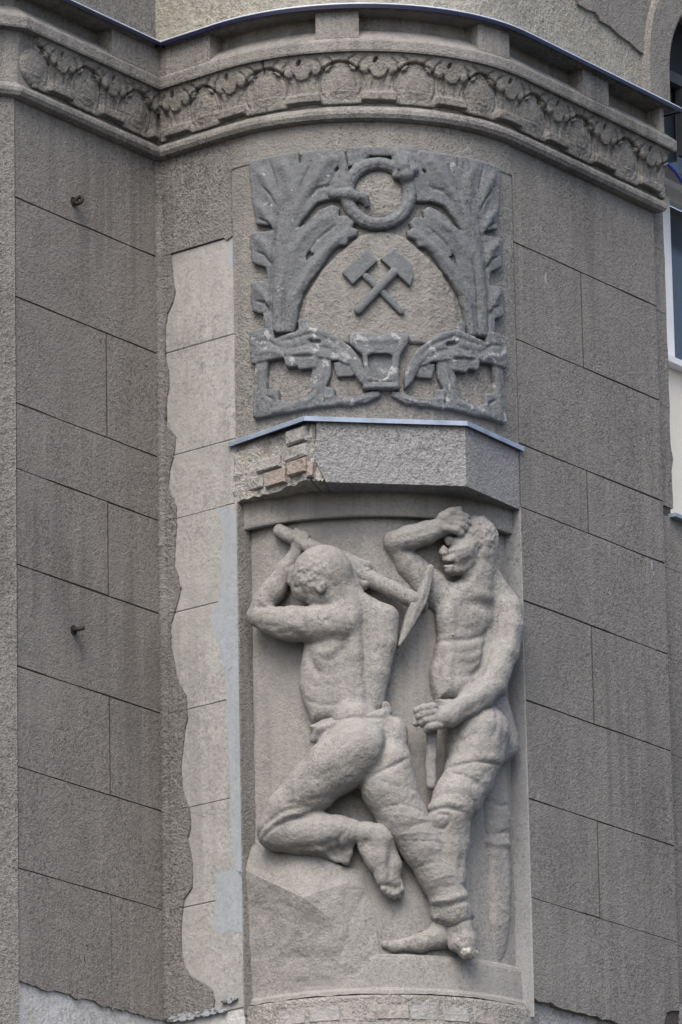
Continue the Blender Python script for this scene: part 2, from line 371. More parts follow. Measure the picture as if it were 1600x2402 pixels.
        for c_, r_, sc, amp in s.NZ:
            i0 = np.maximum(((np.array(c_)-r_*1.2-lo[:2])/res).astype(int), 0); i1 = np.minimum(((np.array(c_)+r_*1.2-lo[:2])/res).astype(int)+2, n_[:2])
            X, Y, Z_ = np.meshgrid(ax[0][i0[0]:i1[0]], ax[1][i0[1]:i1[1]], ax[2], indexing='ij')
            mk_ = np.clip(1.6*(1-((X-c_[0])**2+(Y-c_[1])**2)/r_**2), 0, 1)
            P_ = np.stack([X.ravel(), Y.ravel(), Z_.ravel()], 1)
            F[i0[0]:i1[0], i0[1]:i1[1], :] += (amp*mk_*lat(P_, sc, 9).reshape(X.shape)).astype(np.float32)
        F[0] = F[-1] = .06; F[:, 0] = F[:, -1] = .06; F[:, :, -1] = .06   # stays open at the back, where it grows out of the slab
        return s.nets(F, lo, res)
    def nets(s, F, lo, res):
        n_ = F.shape; ins = F < 0
        c = [ins[dx:n_[0]-1+dx, dy:n_[1]-1+dy, dz:n_[2]-1+dz] for dx in (0, 1) for dy in (0, 1) for dz in (0, 1)]
        cnt = sum(x.astype(np.int8) for x in c); act = (cnt > 0) & (cnt < 8)
        idx = np.argwhere(act); vid = -np.ones(act.shape, dtype=np.int32); vid[act] = np.arange(len(idx))
        acc = np.zeros((len(idx), 3)); num = np.zeros(len(idx))
        cor = [(dx, dy, dz) for dx in (0, 1) for dy in (0, 1) for dz in (0, 1)]
        fv = {q: F[idx[:, 0]+q[0], idx[:, 1]+q[1], idx[:, 2]+q[2]] for q in cor}
        for q in cor:
            for a in range(3):
                if q[a]: continue
                r = list(q); r[a] = 1; r = tuple(r); f0, f1 = fv[q], fv[r]; mk_ = (f0 < 0) != (f1 < 0)
                t = np.where(mk_, f0/(f0-f1+1e-12), 0); pos = np.repeat(np.array(q, dtype=float)[None], len(idx), 0); pos[:, a] += t
                acc += pos*mk_[:, None]; num += mk_
        V = lo+(idx+acc/np.maximum(num, 1)[:, None])*res
        Q = []
        for a in range(3):
            sl0 = [slice(None)]*3; sl1 = [slice(None)]*3; sl0[a] = slice(0, -1); sl1[a] = slice(1, None)
            ch = ins[tuple(sl0)] != ins[tuple(sl1)]; e = np.argwhere(ch); b1, b2 = [(1, 2), (2, 0), (0, 1)][a]
            ok = (e[:, b1] > 0) & (e[:, b2] > 0) & (e[:, b1] < n_[b1]-1) & (e[:, b2] < n_[b2]-1); e = e[ok]
            o1 = np.zeros(3, int); o1[b1] = 1; o2 = np.zeros(3, int); o2[b2] = 1
            def g(w_): return vid[w_[:, 0], w_[:, 1], w_[:, 2]]
            q4 = np.stack([g(e-o1-o2), g(e-o2), g(e), g(e-o1)], 1)
            fl_ = ~ins[e[:, 0], e[:, 1], e[:, 2]]; q4[fl_] = q4[fl_][:, ::-1]
            Q.append(q4[(q4 >= 0).all(1)])
        return V, np.concatenate(Q)
def big_mesh(name, V, Q, mat, parent, rough=.0015, **k):
    me = bpy.data.meshes.new(name); me.vertices.add(len(V)); me.vertices.foreach_set('co', np.asarray(V, dtype=np.float32).ravel())
    me.loops.add(Q.size); me.loops.foreach_set('vertex_index', Q.astype(np.int32).ravel())
    me.polygons.add(len(Q)); me.polygons.foreach_set('loop_start', np.arange(0, Q.size, 4, dtype=np.int32)); me.polygons.foreach_set('loop_total', np.full(len(Q), 4, dtype=np.int32))
    me.update(calc_edges=True); me.validate()
    if rough:
        no = np.empty(len(V)*3, dtype=np.float32); me.vertices.foreach_get('normal', no); no = no.reshape(-1, 3)
        V = V+no*(rough*(lat(V, .022)+.7*lat(V, .011, 1)+1.1*lat(V, .05, 2)))[:, None]
        me.vertices.foreach_set('co', np.asarray(V, dtype=np.float32).ravel()); me.update()
    return link(name, me, mat, parent, smooth=True, **k)
def wrap(V, Rb):
    """unrolled (u, z, h) -> the round bay; h grows outwards from radius Rb"""
    ph = V[:, 0]/RU; r = Rb+V[:, 2]
    return np.stack([CC[0]+r*np.sin(ph), CC[1]-r*np.cos(ph), V[:, 1]], 1)
class Carve(Vol):
    """carving on the round bay, sketched in survey units with a height above the ground radius"""
    def __init__(s, Rb=R0, res=.004, k=.012, tr=(0, 0, 1)): super().__init__(res, k); s.Rb = Rb; s.tr = tr; s.mir = None
    def c(s, x, y, h=0.):
        x = s.tr[0]+x*s.tr[2]; y = s.tr[1]+y*s.tr[2]
        ph, z = on_cyl(x, y, s.Rb+h); u = ph*RU
        if s.mir is not None: u = 2*s.mir-u
        return u, z
    def C(s, pts, **k): s.chain([(*s.c(x, y, h), h, r*PXM*s.tr[2]) for x, y, h, r in pts], **k)
    def E(s, x, y, h, rx, ry, rh, ang=0., **k): 
        if s.mir is not None: ang = -ang
        s.ell((*s.c(x, y, h), h), (rx*PXM*s.tr[2], ry*PXM*s.tr[2], rh), -rad(ang), **k)
    def G(s, poly, h0, H, rr, **k): s.pil([s.c(x, y, h0) for x, y in poly], h0, H, rr, **k)
    def L(s, pts, h, w_, amp): s.line([s.c(x, y, h) for x, y in pts], w_*PXM*s.tr[2], amp)
    def N(s, x, y, h, r, scale, amp): s.curls(s.c(x, y, h), r*PXM, scale, amp)
    def mesh(s, name, mat, parent, rough=.0015, hmin=-.03, **k):
        V, Q = s.build(hmin)
        if s.Rb == R0: V[:, 2] = np.where(V[:, 2] > 0, V[:, 2]*.94, V[:, 2])     # the figures are flattened relief
        return big_mesh(name, wrap(V, s.Rb), Q, mat, parent, rough, **k)

# ================================================================== SETTING
ZR = [10.497, 10.079, 9.663, 9.221, 8.952, 8.560, 8.146, 7.742, 7.337]; ZB = 6.885; ZTOP = 11.02
G_ = 60
mk('street', [(-G_, -G_, 0), (G_, -G_, 0), (G_, G_, 0), (-G_, G_, 0)], [(0, 1, 2, 3)], 'asphalt', kind='structure')
pv = [plan(-6, 2.6), plan(0, 2.2)+np.array([0, -1.2]), np.array([.1, 22.2]), plan(SB+1, 2.6), plan(SB+12, 2.6)]
V = []; F = []
for i, p in enumerate(pv):
    q = p+np.array([0, 9.]); V += [(p[0], p[1], -.05), (p[0], p[1], .13), (q[0], q[1], .13)]
for i in range(len(pv)-1): a = i*3; F += [(a, a+3, a+4, a+1), (a+1, a+4, a+5, a+2)]
mk('pavement', V, F, 'paving', kind='structure')

bld = thing('corner_building', 'weathered grey rendered corner building with a rounded bay and ornate cornice', 'building', (0, 26, 0))
def wl(s, z, o=0.): p = P0+DL*s+NL*o; return (p[0], p[1], z)
def wf(s, z, o=0.): p = P0+DF*s+NF*o; return (p[0], p[1], z)
def wr(s, z, o=0.): p = B_+DR*(s-SB)+NR*o; return (p[0], p[1], z)
# solid core of the walls: shows only in the scored joints
JD = -.007
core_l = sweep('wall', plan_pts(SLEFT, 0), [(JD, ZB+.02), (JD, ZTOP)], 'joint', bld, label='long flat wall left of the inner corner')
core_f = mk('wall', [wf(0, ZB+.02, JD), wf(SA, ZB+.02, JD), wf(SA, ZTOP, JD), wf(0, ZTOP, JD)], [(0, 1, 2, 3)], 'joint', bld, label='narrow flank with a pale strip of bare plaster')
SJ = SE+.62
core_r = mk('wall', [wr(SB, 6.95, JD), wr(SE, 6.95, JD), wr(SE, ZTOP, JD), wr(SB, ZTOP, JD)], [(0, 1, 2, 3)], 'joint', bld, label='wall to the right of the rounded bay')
g = .0010
# left wall blocks
SV = sz_left(252, 1100)[0]
rows = list(zip(ZR[1:], ZR[:-1]))
for i, (z0, z1) in enumerate(rows):
    if i in (2, 4, 6): cuts = [SLEFT, SV, 0]
    else: cuts = [SLEFT, 0]
    for a, b_ in zip(cuts[:-1], cuts[1:]):
        slab('stone_block', a+(2.6*g if a != SLEFT else 0), b_-(2.6*g if b_ != 0 else -.002), z0+g, z1-(g if i else 0), 'render', core_l)
def jag(a, b_, z, amp, n_, seed):
    return [(a+(b_-a)*i/n_, z+amp*(wob(i*.37, .5, seed)+.6*wob(i*1.7, .5, seed+3))) for i in range(n_+1)]
for a, b_, sd in ((SLEFT, SV-2.6*g, 3), (SV+2.6*g, .006, 4)):
    bot = jag(a, b_, ZB, .012, 22, sd)
    flat_poly('stone_block', bot+[(b_, ZR[8]-g), (a, ZR[8]-g)], (0, -.03), 'render', core_l, wl)
# right flank blocks
SV2 = sz_right(1379, 1200)[0]
for i, (z0, z1) in enumerate(rows):
    cuts = [SB, SV2, SE] if i in (1, 3, 5, 7) else [SB, SE]
    for a, b_ in zip(cuts[:-1], cuts[1:]):
        slab('stone_block', a+(2.6*g if a != SB else 0), b_-(2.6*g if b_ != SE else 0), z0+g, z1-(g if i else 0), 'render', core_r)
bot = jag(SB, SE-.16, 6.925, .010, 30, 8)+[(SE-.13, 6.96), (SE-.10, 7.03), (SE-.05, 7.045), (SE, 7.05)]
flat_poly('stone_block', bot+[(SE, ZR[8]-g), (SB, ZR[8]-g)], (0, -.03), 'render', core_r, wr)

for (x, y, w_, h_) in ((1279, 655, 3, 26), (1528, 1326, 3, 20), (1532, 1346, 3, 10), (1262, 1868, 2, 16), (1430, 1392, 2, 12), (1310, 770, 4, 5)):
    P_ = [sz_right(x+dx, y+dy) for dx, dy in ((-w_*.5, -h_*.5), (w_*.4, -h_*.45), (w_*.9, h_*.1), (w_*.7, h_*.5), (w_*.1, h_*.45), (-w_*.2, 0))]
    flat_poly('paint_fleck', P_, (.0012, -.001), 'filler', core_r, wr)
# flank: grey coat left standing by the corner, bare plaster strip beyond it
edge = [(402, 600), (404, 640), (412, 684), (407, 705), (393, 735), (388, 775), (387, 812), (386, 838), (396, 866), (397, 905), (390, 945), (386, 985), (396, 1004), (413, 1024), (406, 1075), (400, 1098), (396, 1140), (404, 1166), (413, 1186), (414, 1235), (411, 1280), (409, 1325), (418, 1352), (425, 1378), (414, 1425), (401, 1462), (401, 1515), (410, 1560), (418, 1600), (437, 1630), (440, 1682), (430, 1745), (424, 1795), (428, 1850), (446, 1902), (447, 1945), (440, 1965), (449, 2005), (452, 2045), (451, 2080), (432, 2110), (426, 2165), (425, 2232), (432, 2262), (446, 2288), (470, 2302), (497, 2318), (504, 2345)]
ed = [sz_flank(*p) for p in edge]
def densify(p, sd):
    out = []
    for i in range(len(p)-1):
        (a, b_), (c, d) = p[i], p[i+1]
        for t in (0, .14, .28, .42, .56, .70, .85): out.append((a+(c-a)*t+.0022*wob(i+t, .4, sd)+.0030*wob(i+t, .11, sd+2)+random.uniform(-.0012, .0012), b_+(d-b_)*t))
    return out+[p[-1]]
ed = densify(ed, 5)
def edge_at(z):
    zs = [q[1] for q in ed][::-1]; ss = [q[0] for q in ed][::-1]; return float(np.interp(z, zs, ss))
frz = ZR[1]
lev = [ZR[1]]+ZR[2:]+[ZB]
for z1, z0 in zip(lev[:-1], lev[1:]):
    mids = [q for q in ed if z0+g < q[1] < z1-g]
    poly = [(0, z0+g), (edge_at(z0+g), z0+g)]+mids[::-1]+[(edge_at(z1-g), z1-g), (0, z1-g)]
    if z0 == ZB: poly = jag(-.004, edge_at(z0)-.01, ZB, .008, 8, 2)+mids[::-1]+[(edge_at(z1-g), z1-g), (0, z1-g)]
    flat_poly('render_coat', poly, (.004, -.02), 'render2', core_f, wf)
flat_poly('render_coat', [(0, ZR[1]+g), (.1, ZR[1]+.004), (SA-.045, ZR[1]+.004), (SA-.03, ZR[1]-.01), (SA, ZR[1]+.0), (SA, ZR[0]), (0, ZR[0])], (.003, -.02), 'render2', core_f, wf)
# bare plaster, lying lower than the coat; scored lines run on through it for part of the way
PO = -.0045
for i, (z1, z0) in enumerate(zip(lev[:-1], lev[1:])):
    gg = g*.8
    slab('plaster_layer', .03, SA-.002, z0+(gg if i not in (1, 2) else .0003), z1-(gg if i not in (0, 2, 3) else .0003), 'plaster', core_f, off=PO, thick=.004)
# thin smear of cool grey filler along the edge of the niche
fil = [(508, 1190), (570, 1195), (572, 1330), (574, 1500), (577, 1640), (580, 1800), (581, 2060), (566, 2058), (548, 2030), (543, 1985), (540, 1870), (537, 1790), (530, 1680), (528, 1610), (515, 1525), (498, 1480), (497, 1435), (515, 1400), (520, 1300), (522, 1240)]
flat_poly('filler_smear', densify([sz_flank(*p) for p in fil], 9), (PO+.0008, PO-.002), 'filler', core_f, wf)
fil = [(505, 2048), (540, 2040), (578, 2046), (582, 2185), (560, 2188), (540, 2180), (520, 2192), (498, 2180), (504, 2120)]
flat_poly('filler_smear', densify([sz_flank(*p) for p in fil], 10), (PO+.0008, PO-.002), 'filler', core_f, wf)
fil = [(540, 565), (552, 560), (554, 600), (552, 632), (536, 628), (532, 600)]
flat_poly('filler_smear', densify([sz_flank(*p) for p in fil], 11), (PO+.0008, PO-.002), 'filler', core_f, wf)
V = []; zs_ = [ZB+.012+(ZR[0]-ZB-.014)*i/70 for i in range(71)]
for z in zs_:
    k_ = .030+.004*wob(z, .06, 3)
    a_ = np.array(wl(-k_, z, .0012)); b2 = np.array(wf(k_, z, .0052)); c_ = np.array(wl(-.004, z, .001))
    for t_ in (0, .2, .4, .6, .8, 1): V.append(tuple((1-t_)**2*a_+2*t_*(1-t_)*c_+t_*t_*b2+np.array([0, -.0012*wob(z*3+t_, .05, 7), 0])))
mk('corner_fillet', V, grid_faces(71, 6), 'render2', core_f, smooth=True)
# render crumbs along the lower edge
for i in range(26):
    s = .02+.36*i/26; z = ZB+.012+.006*math.sin(i*2.1)+(.03 if s > .3 else 0)
    r = .008+.010*random.random(); p = pw(s, z-.006, .004)
    V = [(p[0]+r*1.6*math.cos(a)*(.7+.5*random.random())*DF[0]+NF[0]*q, p[1]+r*1.6*math.cos(a)*DF[1]+NF[1]*q, p[2]+r*.7*math.sin(a)) for q in (-.006, .005) for a in [k*math.pi/3 for k in range(6)]]
    F = [tuple(range(6, 12))]+[(k, (k+1) % 6, 6+(k+1) % 6, 6+k) for k in range(6)]
    mk('render_crumb', V, F, 'filler' if i % 3 else 'render2', core_f)
# pier at the left edge of the picture
PL = plan(SLEFT); DP = np.array([-.906, -.423])
Vp = []
for z in (0, 12.2):
    for q in (PL+NL*-.02, PL+DP*.012+NL*.012, PL+DP*.9+NL*.0): Vp.append((q[0], q[1], z))
pier = mk('pier', Vp, [(1, 0, 3, 4), (2, 1, 4, 5)], 'render2', bld)

PL_LOW = PL+DP*.9
# the round bay above the canopy
def arc_sheet(name, R, z0, z1, mat, parent, nz=2, ph0=PHA, ph1=PHB, n_=60, smooth=True, **k):
    V = []
    for i in range(n_+1):
        ph = ph0+(ph1-ph0)*i/n_
        for j in range(nz): V.append((CC[0]+R*math.sin(ph), CC[1]-R*math.cos(ph), z0+(z1-z0)*j/(nz-1)))
    return mk(name, V, grid_faces(n_+1, nz), mat, parent, smooth=smooth, **k)
_, ZH0 = on_cyl(567, 1040, RW)      # canopy meets the bay
_, ZE1 = on_cyl(850, 355, RW)       # top of the emblem field
bay = arc_sheet('wall', RW+.001, ZE1, ZR[0]+.02, 'panel', bld, label='plain curved band under the cornice')
# lower masonry, stripped of its render
low = sweep('wall', plan_pts(SA-.06, SB+.06, .05), [(-.018, 0), (-.018, 6.880), (-.022, 6.890), (-.075, 6.90)], 'mortar', bld, label='stripped brick masonry under the relief')
low_l = sweep('wall', [PL_LOW]+plan_pts(SLEFT, SA, .05), [(-.010, 0), (-.010, 6.90)], 'whitewash', bld, label='whitewashed masonry below the torn render edge')
low_r = sweep('wall', plan_pts(SB, SE+.6, .05), [(-.022, 0), (-.022, 7.09)], 'mortar_pale', bld, label='stripped masonry below the right wall')
BL, BH = .128, .062
def brick(s0, s1, z0, z1, off, mat, par, depth=.03):
    V = []
    for o_, sh in ((off, .004), (off-.006, 0), (off-depth, 0)):
        for s, z in ((s0, z0), (s1, z0), (s1, z1), (s0, z1)):
            ds = sh*(1 if s == s0 else -1); dz = sh*(1 if z == z0 else -1)
            V.append(pw(s+ds+random.uniform(-.002, .002), z+dz+random.uniform(-.002, .002), o_+random.uniform(-.002, .002)))
    F = [(0, 1, 2, 3)]+[(4*r+(k+1) % 4, 4*r+k, 4*r+4+k, 4*r+4+(k+1) % 4) for r in (0, 1) for k in range(4)]
    return mk('brick', V, F, mat, par)
for r in range(4):
    z1 = 6.852-r*(BH+.008)
    s = SA+.02-(r % 2)*.06
    while s < SB-.02:
        if not (r == 0 and random.random() < .25):
            brick(s, s+BL+random.uniform(-.014, .006), z1-BH, z1, -.0125-.004*random.random(), random.choice(['brick', 'brick2', 'brick2', 'brick2', 'brick']), low)
        s += BL+.009
    s = SLEFT+.01-(r % 2)*.06 if r else 99
    while s < -.15:
        if s > SLEFT: brick(s, s+.245, z1-BH, z1, -.007-.003*random.random(), 'whitewash', low_l)
        s += .255

# ------------------------------------------------------------------ cornice
path = [plan(SLEFT)+np.array([-.906, -.423])*.9]+plan_pts(SLEFT, SE, .045)+[E_-NR*.35]
Z0 = 10.556
cor = sweep('cornice', path, [(-.01, 10.494), (.012, 10.4935), (.034, 10.500), (.043, 10.515), (.043, 10.530), (.034, 10.546), (.022, 10.553), (.016, 10.557),
    (.018, 10.62), (.024, 10.70), (.034, 10.755), (.040, 10.776), (.076, 10.772), (.079, 10.780), (.080, 10.814), (.076, 10.823), (.018, 10.878), (.002, 10.886), (-.004, 10.892), (-.006, 10.942), (.066, 10.948), (.072, 10.955), (.078, 10.967), (-.08, 10.985)],
    'cornice', bld, label='cornice with leaf frieze and sunk panels')
PROJ = [(.030, 10.852), (.067, 10.829), (.069, 10.833), (.069, 10.957)]
def die(sa, sb, mat):
    pts = plan_pts(sa, sb, .04); V = []; cols = [offset_path(pts, o_) for o_, z in PROJ]; n_ = len(pts)
    for i in range(n_):
        for j in range(4): V.append((cols[j][i][0], cols[j][i][1], PROJ[j][1]))
    back = offset_path(pts, -.012); b0 = len(V)
    for i in (0, n_-1): V += [(back[i][0], back[i][1], 10.86), (back[i][0], back[i][1], 10.957)]
    F = grid_faces(n_, 4)
    F += [(b0, 0, 1, 2, 3, b0+1)[::1], ((n_-1)*4+3, (n_-1)*4+2, (n_-1)*4+1, (n_-1)*4, b0+2, b0+3)]
    mk('cornice_die', V, F, mat, cor)
for a, b_, m_ in ((-.407, .358, 'cornice'), (.816, .981, 'panel'), (1.462, 1.626, 'cornice'), (2.162, 2.361, 'cornice'), (2.765, SE, 'cornice')): die(a, b_, m_)
fl = sweep('flashing', path, [(-.05, 11.010), (.096, 10.973), (.100, 10.968), (.098, 10.956), (.090, 10.956), (.086, 10.964), (-.05, 10.99)], 'flash_top', cor, label='folded metal flashing on the cornice')
sweep('flashing_lip', path, [(.0995, 10.9665), (.1025, 10.962), (.1015, 10.948), (.0975, 10.948), (.0965, 10.956)], 'flash_blue', fl, label='dark blue drip edge')
# leaf frieze
def leaf_vol():
    v = Vol(.0038, .006)
    v.pil([(-.152, .006), (.152, .006), (.152, .222), (-.152, .222)], -.004, .014, .003)
    fringe = [(-.152, .224), (-.152, .190), (-.140, .176), (-.122, .180), (-.112, .160), (-.094, .146), (-.078, .156), (-.066, .140), (-.050, .132), (-.036, .146), (-.022, .120), (0, .112), (.022, .120), (.036, .146), (.050, .132), (.066, .140), (.078, .156), (.094, .146), (.112, .160), (.122, .180), (.140, .176), (.152, .190), (.152, .224)]
    v.pil(fringe, .0, .024, .007)
    v.pil([(-.066, .016), (.066, .016), (.068, .052), (-.068, .052)], .0, .028, .005)
    for q in (-1, 1):
        v.ell((q*.094, .164, .014), (.026, .020, .016), .6*q); v.ell((q*.052, .148, .012), (.018, .020, .016), .2*q)
        arc = [(q*(.15-.088*math.cos(t)), .092+.092*math.sin(t)) for t in [-.75+i*.29 for i in range(9)]]
        v.line(arc, .0050, .014)
        v.line([(q*.075, .150), (q*.070, .175), (q*.045, .200)], .005, .010); v.line([(q*.115, .168), (q*.110, .190), (q*.085, .208)], .005, .009); v.line([(q*.022, .055), (q*.022, .095), (q*.038, .150)], .005, .008); v.line([(q*.045, .055), (q*.050, .10), (q*.068, .135)], .005, .007)
        v.ell((q*.070, .132, .016), (.010, .006, .030), .4*q, k=.003, sub=True); v.ell((q*.116, .158, .018), (.011, .006, .030), .4*q, k=.003, sub=True)
    v.ell((-.012, .186, .026), (.009, .016, .030), -.45, k=.003, sub=True)
    v.line([(-.068, .010), (.068, .010)], .006, .010)
    return v.build(-.03)
def egg_vol():
    v = Vol(.0045, .012)
    v.ell((0, .092, -.004), (.074, .080, .026)); v.line([(-.05, .06), (0, .042), (.05, .06)], .007, .003)
    return v.build(-.03)
LV, LQ = leaf_vol(); EV, EQ = egg_vol()
def place_frieze(name, V, Q, s0, scale, lim, label=None):
    zz = V[:, 1]; base = .016+.004*zz/.06*(zz < .06)+(.004+.020*np.clip((zz-.06)/.16, 0, 1)**1.5)
    V = V.copy(); V[:, 2] *= .95; W = np.empty_like(V); keep = np.ones(len(V), bool)
    for i in range(len(V)):
        s = s0+V[i, 0]*scale; o_ = base[i]+V[i, 2]
        if lim[0] is not None and s < lim[0]: keep[i] = False
        if lim[1] is not None and s > lim[1]: keep[i] = False
        p = plan(s, o_); W[i] = (p[0], p[1], Z0+V[i, 1])
    Q2 = Q[keep[Q].all(1)]
    rough = .0016
    big_mesh(name, W, Q2, 'frieze', cor, rough)
mt = 1.12*.04
for s0 in (.144, .441, .757, 1.053, 1.351, 1.655, 2.000, 2.362, 2.715):
    sc = 1.0 if s0 < 1.5 else 1.16
    place_frieze('acanthus_leaf', LV, LQ, s0, sc*1.02, (mt, SE+.05))
for s0 in (.292, .600, .905, 1.202, 1.500, 1.826, 2.180, 2.540): place_frieze('roundel', EV, EQ, s0, 1.0 if s0 < 1.6 else 1.15, (mt, SE))
for s0 in (-.015-.0, -.363, -.712): place_frieze('acanthus_leaf', LV, LQ, s0, 1.18, (SLEFT, -mt))
for s0 in (-.19, -.54, -.885): place_frieze('roundel', EV, EQ, s0, 1.15, (SLEFT, -mt))

# ------------------------------------------------------------------ wall above the cornice, with an arched window
def up_l(s, z, o=0.): return wl(s, z, o-.015)
up = mk('wall', [wl(SLEFT-.5, 10.98, -.02), wl(.05, 10.98, -.02), wl(.05, 12.2, -.02), wl(SLEFT-.5, 12.2, -.02)], [(0, 1, 2, 3)], 'render2', bld, label='rough grey wall above the left cornice')
UO = -.02
up2 = sweep('wall', [P0-DF*.05]+plan_pts(.0001, SB+.02, .05), [(UO, 10.98), (UO, 12.2)], 'plaster_old', bld, label='pale bare plaster above the cornice')
# right part: coat with arch; arch centre beyond the picture edge
AZ = 11.16; AR = .44; AS = 2.951+AR
ring = [(AS-AR*math.cos(t), AZ+AR*math.sin(t)) for t in [math.pi*i/28 for i in range(29)]]
def arch_wall(name, s0, s1, mat, off, parent, zt=12.2, R=AR, label=None, thick=.10):
    arc = [(AS-R*math.cos(t), AZ+R*math.sin(t)) for t in [math.pi*i/28 for i in range(29)]]
    V = []; F = []
    for s, z in arc: V += [wr(s, z, off), wr(s, zt, off), wr(s, z, off-thick)]
    for i in range(28): a = i*3; F += [(a, a+3, a+4, a+1), (a+3, a, a+2, a+5)]
    b0 = len(V); V += [wr(s0, 10.97, off), wr(arc[0][0], 10.97, off), wr(arc[0][0], zt, off), wr(s0, zt, off), wr(arc[0][0], 10.97, off-thick)]
    F += [(b0, b0+1, 0, b0+2, b0+3), (b0+1, b0+4, 2, 0)]
    b1 = len(V); V += [wr(arc[-1][0], 10.97, off), wr(s1, 10.97, off), wr(s1, zt, off), wr(arc[-1][0], zt, off)]
    F += [(b1, b1+1, b1+2, b1+3)]
    return mk(name, V, F, mat, parent, label=label)
up3 = arch_wall('wall', SB+.02, AS+AR+.8, 'plaster_old', UO, bld, label='upper wall around the arched window', thick=.3)
# archivolt band standing proud round the arch
V = []; F = []
prof = [(AR, -.01), (AR, .028), (AR+.012, .034), (AR+.165, .034), (AR+.18, .024), (AR+.19, -.01)]
sta = [(-1, 10.97)]+[(t, 0) for t in [math.pi*i/30 for i in range(31)]]
for t, zz in sta:
    for R_, o_ in prof:
        if t < 0: V.append(wr(AS-R_, zz, UO+o_))
        else: V.append(wr(AS-R_*math.cos(t), AZ+R_*math.sin(t), UO+o_))
mk('archivolt', V, grid_faces(len(sta), len(prof)), 'render', up3)
# grey coat that still hangs on the upper wall, with a torn lower edge
tear = [(1345, -8), (1352, 12), (1372, 24), (1392, 30), (1402, 50), (1425, 62), (1452, 88), (1472, 100), (1490, 118), (1510, 132), (1528, 140)]
tp = densify([sz_right(x, y, UO) for x, y in tear], 21)
flat_poly('render_coat', tp+[(tp[-1][0], 12.2), (tp[0][0], 12.2)], (UO+.014, UO-.002), 'render', up3, wr)
mk('window_pane', [wr(AS-AR-.1, 10.9, UO-.22), wr(AS+AR+.1, 10.9, UO-.22), wr(AS+AR+.1, 11.9, UO-.22), wr(AS-AR-.1, 11.9, UO-.22)], [(0, 1, 2, 3)], 'glass', up3)
def bar(name, s0, s1, z0, z1, o0, o1, mat, parent, **k):
    V = [wr(s, z, o_) for o_ in (o0, o1) for s, z in ((s0, z0), (s1, z0), (s1, z1), (s0, z1))]
    return mk(name, V, [(4, 5, 6, 7), (1, 0, 3, 2), (0, 1, 5, 4), (1, 2, 6, 5), (2, 3, 7, 6), (3, 0, 4, 7)], mat, parent, **k)
M['dark_frame'] = plain('dark_window_frame', (.06, .065, .07), .5, 0, .2, 15)
bar('window_frame', AS-AR-.1, AS+AR+.1, 11.26, 11.31, UO-.2, UO-.16, 'dark_frame', up3)
bar('window_frame', AS-.03, AS+.03, 10.95, 11.26, UO-.2, UO-.165, 'dark_frame', up3)

# ------------------------------------------------------------------ right end: set-back jamb and the recessed window beyond it
SO = -.028
SJ0 = SE; SJ1 = 2.918
jam = mk('jamb', [wr(SE, 0, 0), wr(SE, ZTOP, 0), wr(SE, 0, SO), wr(SE, ZTOP, SO)], [(0, 2, 3, 1)], 'render', core_r)
ZS = 9.19
jl = [0, 6.88]+ZR[8:4:-1]+[ZS]+[9.221, 9.663, 10.079, 10.9]
def jog(z): return .004*wob(z, .08, 4)+(.012 if 9.40 < z < 9.47 else 0)
for z0, z1 in ((ZS, 9.221), (9.221, 9.663), (9.663, 10.079), (10.079, 10.36), (10.36, 10.93)):
    if z1-z0 < .05: continue
    zs = [z0+g+(z1-z0-2*g)*i/8 for i in range(9)]
    poly = [(SE, z0+g)]+[(SJ1+jog(z), z) for z in zs]+[(SE, z1-g)]
    flat_poly('stone_block', poly, (SO, SO-.12), 'render', core_r, wr)
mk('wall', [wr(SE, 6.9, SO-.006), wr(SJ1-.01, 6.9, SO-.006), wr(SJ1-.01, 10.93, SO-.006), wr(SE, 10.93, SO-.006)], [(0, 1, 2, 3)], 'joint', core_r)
lv = [7.05]+ZR[8:3:-1]+[ZS-.01]
for z0, z1 in zip(lv[:-1], lv[1:]):
    if z1-z0 < .05: continue
    flat_poly('stone_block', [(SE, z0+g), (SE+1.2, z0+g), (SE+1.2, z1-g), (SE, z1-g)], (SO, SO-.1), 'render', core_r, wr)
mk('wall', [wr(SE, 0, SO-.05), wr(SE+2.5, 0, SO-.05), wr(SE+2.5, ZS-.01, SO-.05), wr(SE, ZS-.01, SO-.05)], [(0, 1, 2, 3)], 'mortar', core_r)
win = thing('recessed_window', 'pale framed window with cream panel beyond the right edge of the facade', 'window', (1.9, 27.2, 9.2))
DO = -.42
def bar2(name, x, z0, z1, s0, s1, o0, o1, mat): return bar(name, s0, s1, z0, z1, o0, o1, mat, win)
sx = lambda x, y: sz_right(x, y, DO)
zc1 = sx(1590, 870)[1]; zs0 = sx(1590, 1215)[1]; zl = sx(1590, 470)[1]; zt = sx(1590, 395)[1]
s_in = sx(1560, 700)[0]
bar('apron_panel', s_in-.3, s_in+1.6, zs0-.1, zc1, DO-.05, DO, 'cream', win)
bar('window_sill', s_in-.3, s_in+1.6, zc1, zc1+.028, DO-.05, DO+.05, 'white', win)
bar('glass_pane', s_in-.3, s_in+1.6, zc1+.028, zl, DO-.09, DO-.07, 'glass', win)
sf = sx(1577, 700)[0]
bar('frame_post', sf-.12, sf+.022, zc1+.028, zl, DO-.065, DO-.01, 'white', win)
bar('frame_head', s_in-.3, s_in+1.6, zl, zl+.06, DO-.065, DO-.02, 'white', win)
for i, (dz, hh, oo) in enumerate(((.06, .05, .03), (.11, .04, .06), (.15, .035, .10), (.19, .03, .05))):
    bar('lintel_moulding', s_in-.3, s_in+1.6, zl+dz, zl+dz+hh-.003, DO-.05, DO+oo, 'white' if i != 1 else 'cream', win)
bar('upper_wall', s_in-.3, s_in+1.6, zl+.22, 11.0, DO-.05, DO+.01, 'render2', win)
